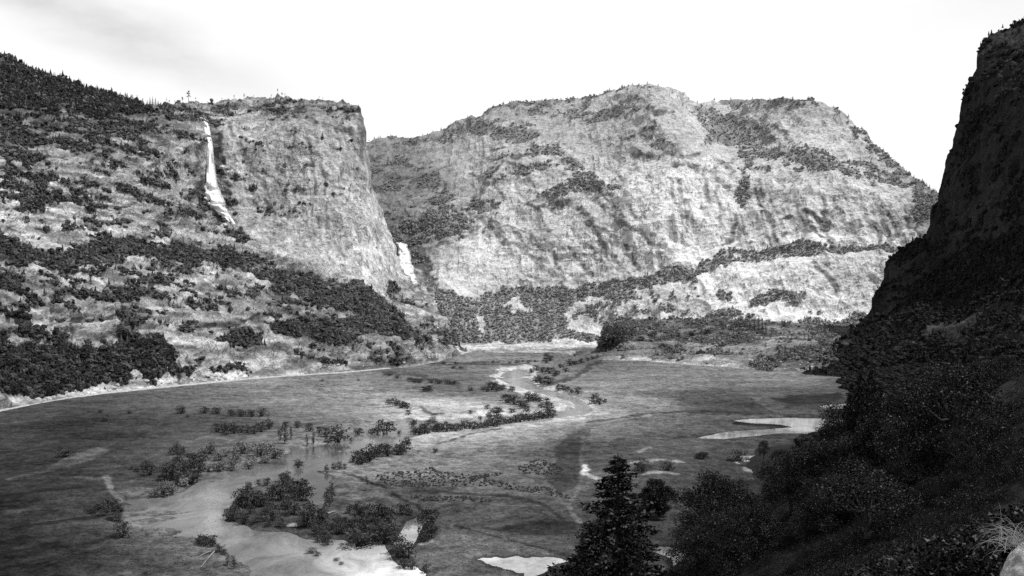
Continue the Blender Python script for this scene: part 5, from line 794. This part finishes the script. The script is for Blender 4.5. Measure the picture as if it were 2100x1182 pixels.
# ---------------------------------------------------------------- rocks, logs, dry tuft
def rock_mesh(seed, sub, rough=0.35):
    import bmesh
    bm = bmesh.new(); bmesh.ops.create_icosphere(bm, subdivisions=sub, radius=1); V = np.array([q.co for q in bm.verts]); Fc = np.array([[q.index for q in f.verts] for f in bm.faces]); bm.free()
    d = fbm(V*0.9+seed, 4, seed)*rough+ridged(V*1.7+seed, 3, seed+2)*rough*.35; V = V*(1+d[:, None]); 
    for ax, lim in (([.5, .2, .8], .72), ([-.6, -.5, .5], .75), ([.2, -.9, .2], .8), ([.9, -.1, .3], .85)):
        a = np.array(ax)/np.linalg.norm(ax); s = V@a; V = V-np.clip(s-lim, 0, None)[:, None]*a*.85
    return mesh_np('boulder', V, Fc, sub >= 4)
RK = [rock_mesh(500+i, 3) for i in range(6)]
for r in RK: r.materials.append(BOULD)
def boulder(loc, s, label, group): o = link('boulder', RK[random.randrange(6)], None); o.location = loc; o.scale = (s*random.uniform(.8, 1.4), s*random.uniform(.8, 1.3), s*random.uniform(.5, .9)); o.rotation_euler.z = random.random()*6; tag(o, label, 'boulder', group)
for i in range(60):
    u_ = random.uniform(60, 880); v_ = np.interp(u_, *np.array(baseL).T)-random.uniform(8, 20); p = at_sheet(L, u_, v_)[0]; boulder(p, random.uniform(1.2, 3.2), 'pale fallen boulder beside the road at the foot of the left cliff', 'boulders beside the road')
for i in range(50):
    u_ = random.uniform(860, 1232); v_ = random.uniform(706, 722)+(12 if u_ < 930 else 0); p = floor_pt(u_, v_); p[2] = 0.3; boulder(p, random.uniform(1.5, 4.2), 'pale boulder on the rocky shore under the far forest', 'boulders on the far shore')
for i in range(45):
    u_ = random.uniform(1400, 1725); v_ = np.interp(u_, [1400, 1480, 1560, 1730], [742, 750, 760, 768])-random.uniform(0, 22); p = at_sheet(Mb, u_, v_)[0]; boulder(p, random.uniform(1.0, 2.8), 'pale boulder strewn along the meadow edge of the low bench', 'boulders along the bench')
p = floor_pt(1528, 950); o = link('boulder', rock_mesh(551, 4), BOULD); o.location = (p[0], p[1], .6); o.scale = (4.5, 3, 1.7); tag(o, 'white angular rock lying at the meadow edge behind the near slope', 'boulder')
NB, nt_, b_, o_ = new_mat('weathered_granite'); _x = ramp_n(nt_, noise_n(nt_, 5, (1, 1, 1), 10, .75), .3, .72, .16, .72); _y = ramp_n(nt_, noise_n(nt_, 38, (1, 1, 1), 6, .7), .32, .7, .6, 1.3); _x = math_n(nt_, 'MULTIPLY', _x, _y); _c = N(nt_, 'ShaderNodeCombineColor')
for i in range(3): nt_.links.new(_x, _c.inputs[i])
nt_.links.new(_c.outputs[0], b_.inputs['Base Color']); bp = N(nt_, 'ShaderNodeBump'); bp.inputs['Strength'].default_value = .8; bp.inputs['Distance'].default_value = .03; nt_.links.new(noise_n(nt_, 18, (1, 1, 1), 8, .7), bp.inputs['Height']); nt_.links.new(bp.outputs[0], b_.inputs['Normal'])
Yb = 7.5; c = W(2150, 1204, Yb); o = link('boulder', rock_mesh(560, 5, .25), NB); o.location = tuple(c); o.scale = (.28, .34, .33); o.rotation_euler = (0, .3, .4); tag(o, 'pale weathered granite boulder in the bottom right corner under dry twigs', 'boulder')
# dry tuft: curved stems drooping over the boulder
g = np.random.default_rng(77); V = []; Fc = []
for i in range(90):
    b = W(2075+g.normal()*20+14, 1116+g.normal()*12, Yb-.3+.25*g.normal()); d = np.array([-0.45+g.normal()*.5, g.normal()*.3, .55+.35*g.random()]); d /= np.linalg.norm(d); L_ = .14+.22*g.random(); q = b.copy(); r = .0011+.0022*g.random()
    for s in range(7): q2 = q+d*L_/7; tube(V, Fc, q, q2, r*(1-s/8), r*(1-(s+1)/8), 4); q = q2; d = d+np.array([-.05+g.normal()*.10, 0, -.24]); d /= np.linalg.norm(d)
V = np.array(V); b0 = W(2075, 1120, Yb); tag(link('dry_tuft', mesh_np('dry_tuft', V-b0, Fc, True), plain_mat('dry_stem', .28), None, tuple(b0)), 'tuft of pale dry curling stems above the corner boulder', 'grass')
def log(p0, p1, r, label, group=None):
    V = []; Fc = []; p0 = np.array(p0); p1 = np.array(p1); k = 6; d = p1-p0; q = [p0+d*t+np.array([0, 0, .25*math.sin(3*t)])*1 for t in np.linspace(0, 1, k)]
    for i in range(k-1): tube(V, Fc, q[i], q[i+1], r*(1-.12*i), r*(1-.12*(i+1)), 7)
    tube(V, Fc, q[3], q[3]+np.array([.4, .3, 1.0]), r*.4, r*.15, 5); V = np.array(V); tag(link('driftwood_log', mesh_np('driftwood_log', V-p0, Fc, True), DW, None, tuple(p0)), label, 'log', group)
DW = plain_mat('driftwood', .28, .9, 1.0)
def fp(u_, v_, h=.5): q = floor_pt(u_, v_); q[2] = floor_z(u_, v_)+h; return q
log(fp(441, 1138), fp(412, 1172), .33, 'longer pale driftwood log lying on the sandy point at lower left'); log(fp(432, 1139), fp(406, 1151), .22, 'shorter pale driftwood log beside the longer one on the sandy point'); log(fp(652, 967, .3), fp(706, 975, .5), .5, 'grey log of the drift pile reaching into the river'); log(fp(672, 1062), fp(688, 1056), .45, 'pale log lying among the willows beside the island')
# sandbar with undercut edge at the island tip
sb = [(585, 1082), (600, 1077), (625, 1074), (636, 1072), (632, 1080), (615, 1088), (598, 1088)]; ring = np.array([floor_pt(*q) for q in sb]); V = np.concatenate([ring+[0, 0, -.5], ring+[0, 0, .9], [ring.mean(0)+[0, 0, 1.3]]]); n = len(sb); Fc = [(i, (i+1) % n, n+(i+1) % n, n+i) for i in range(n)]+[(n+i, n+(i+1) % n, 2*n, 2*n) for i in range(n)]
me = bpy.data.meshes.new('sandbar'); me.from_pydata([tuple(q) for q in V], [], [f if f[2] != f[3] else f[:3] for f in Fc]); tag(link('sandbar', me, plain_mat('sand', .3, .95, .8)), kind='structure')
# ---------------------------------------------------------------- daylight, sky, camera
SUN_EL, SUN_AZ = 61.0, 20.0     # sun to the right, a little behind the camera
el, a = math.radians(SUN_EL), math.radians(SUN_AZ); sv = (math.cos(el)*math.cos(a), -math.cos(el)*math.sin(a), math.sin(el))
sl = bpy.data.lights.new('sun', 'SUN'); sl.energy = 4.3; sl.angle = math.radians(0.5); sl.color = (1, 1, 1)
so = bpy.data.objects.new('sun', sl); col.objects.link(so)
from mathutils import Vector
so.rotation_euler = Vector(sv).to_track_quat('Z', 'Y').to_euler(); so.location = (800, -300, 900)
wd_ = bpy.data.worlds.new('World'); bpy.context.scene.world = wd_; wd_.use_nodes = True; nt = wd_.node_tree; nt.nodes.clear()
out = N(nt, 'ShaderNodeOutputWorld'); bg = N(nt, 'ShaderNodeBackground'); nt.links.new(bg.outputs[0], out.inputs[0]); bg.inputs[1].default_value = 0.1
sky = N(nt, 'ShaderNodeTexSky', sky_type='NISHITA'); sky.sun_disc = False; sky.sun_elevation = el; sky.sun_rotation = math.atan2(sv[0], sv[1]); sky.altitude = 1100
bw = N(nt, 'ShaderNodeRGBToBW'); nt.links.new(sky.outputs[0], bw.inputs[0])
tc = N(nt, 'ShaderNodeTexCoord'); sp = N(nt, 'ShaderNodeSeparateXYZ'); nt.links.new(tc.outputs['Generated'], sp.inputs[0])
hz = ramp_n(nt, sp.outputs['Z'], 0.34, 0.62, 1.0, 0.0)              # bright haze low in the sky
nz = N(nt, 'ShaderNodeTexNoise'); nz.inputs['Scale'].default_value = 5.0; nz.inputs['Detail'].default_value = 6; nz.inputs['Roughness'].default_value = .55
mpp = N(nt, 'ShaderNodeMapping'); mpp.inputs['Scale'].default_value = (1, 1, 3.0); mpp.inputs['Rotation'].default_value = (0, 0.22, 0); nt.links.new(tc.outputs['Generated'], mpp.inputs[0]); nt.links.new(mpp.outputs[0], nz.inputs['Vector'])
# grey cloud bank high to the left
cx = math_n(nt, 'ADD', sp.outputs['X'], 0.385); cz = math_n(nt, 'ADD', sp.outputs['Z'], -0.258); cz = math_n(nt, 'ADD', cz, math_n(nt, 'MULTIPLY', cx, 0.33))
q = math_n(nt, 'ADD', math_n(nt, 'POWER', math_n(nt, 'MULTIPLY', math_n(nt, 'ABSOLUTE', cx), 7.5), 2.0), math_n(nt, 'POWER', math_n(nt, 'MULTIPLY', math_n(nt, 'ABSOLUTE', cz), 30.0), 2.0))
cl = math_n(nt, 'EXPONENT', math_n(nt, 'MULTIPLY', q, -1.0)); cl = math_n(nt, 'MULTIPLY', cl, ramp_n(nt, nz.outputs[0], 0.34, 0.62, 0.1, 1.25))
ex = math_n(nt, 'MULTIPLY', ramp_n(nt, sp.outputs['Z'], 0.16, 0.30, 0, 1), ramp_n(nt, sp.outputs['X'], 0.15, 0.5, 0, 1))
hv = math_n(nt, 'SUBTRACT', 10.6, math_n(nt, 'MULTIPLY', cl, 3.0)); hv = math_n(nt, 'SUBTRACT', hv, math_n(nt, 'MULTIPLY', ex, ramp_n(nt, nz.outputs[0], .3, .7, .6, 2.6)))
mx = N(nt, 'ShaderNodeMix'); nt.links.new(hz, mx.inputs[0]); nt.links.new(bw.outputs[0], mx.inputs[2]); nt.links.new(hv, mx.inputs[3]); nt.links.new(mx.outputs[0], bg.inputs[0])
cam = bpy.data.cameras.new('camera'); co = bpy.data.objects.new('camera', cam); col.objects.link(co)
co.location = (0, 0, H0); co.rotation_euler = (math.pi/2, 0, 0); cam.sensor_width = 36; cam.lens = 36*F/2100; cam.shift_y = (VH-591)/2100; cam.clip_start = 0.3; cam.clip_end = 60000
sc = bpy.context.scene; sc.camera = co
sc.render.engine = 'CYCLES'; sc.view_settings.view_transform = 'Standard'; sc.view_settings.look = 'None'; sc.view_settings.exposure = 0
sc.cycles.max_bounces = 5; sc.cycles.diffuse_bounces = 2; sc.cycles.transparent_max_bounces = 24; sc.cycles.use_denoising = False
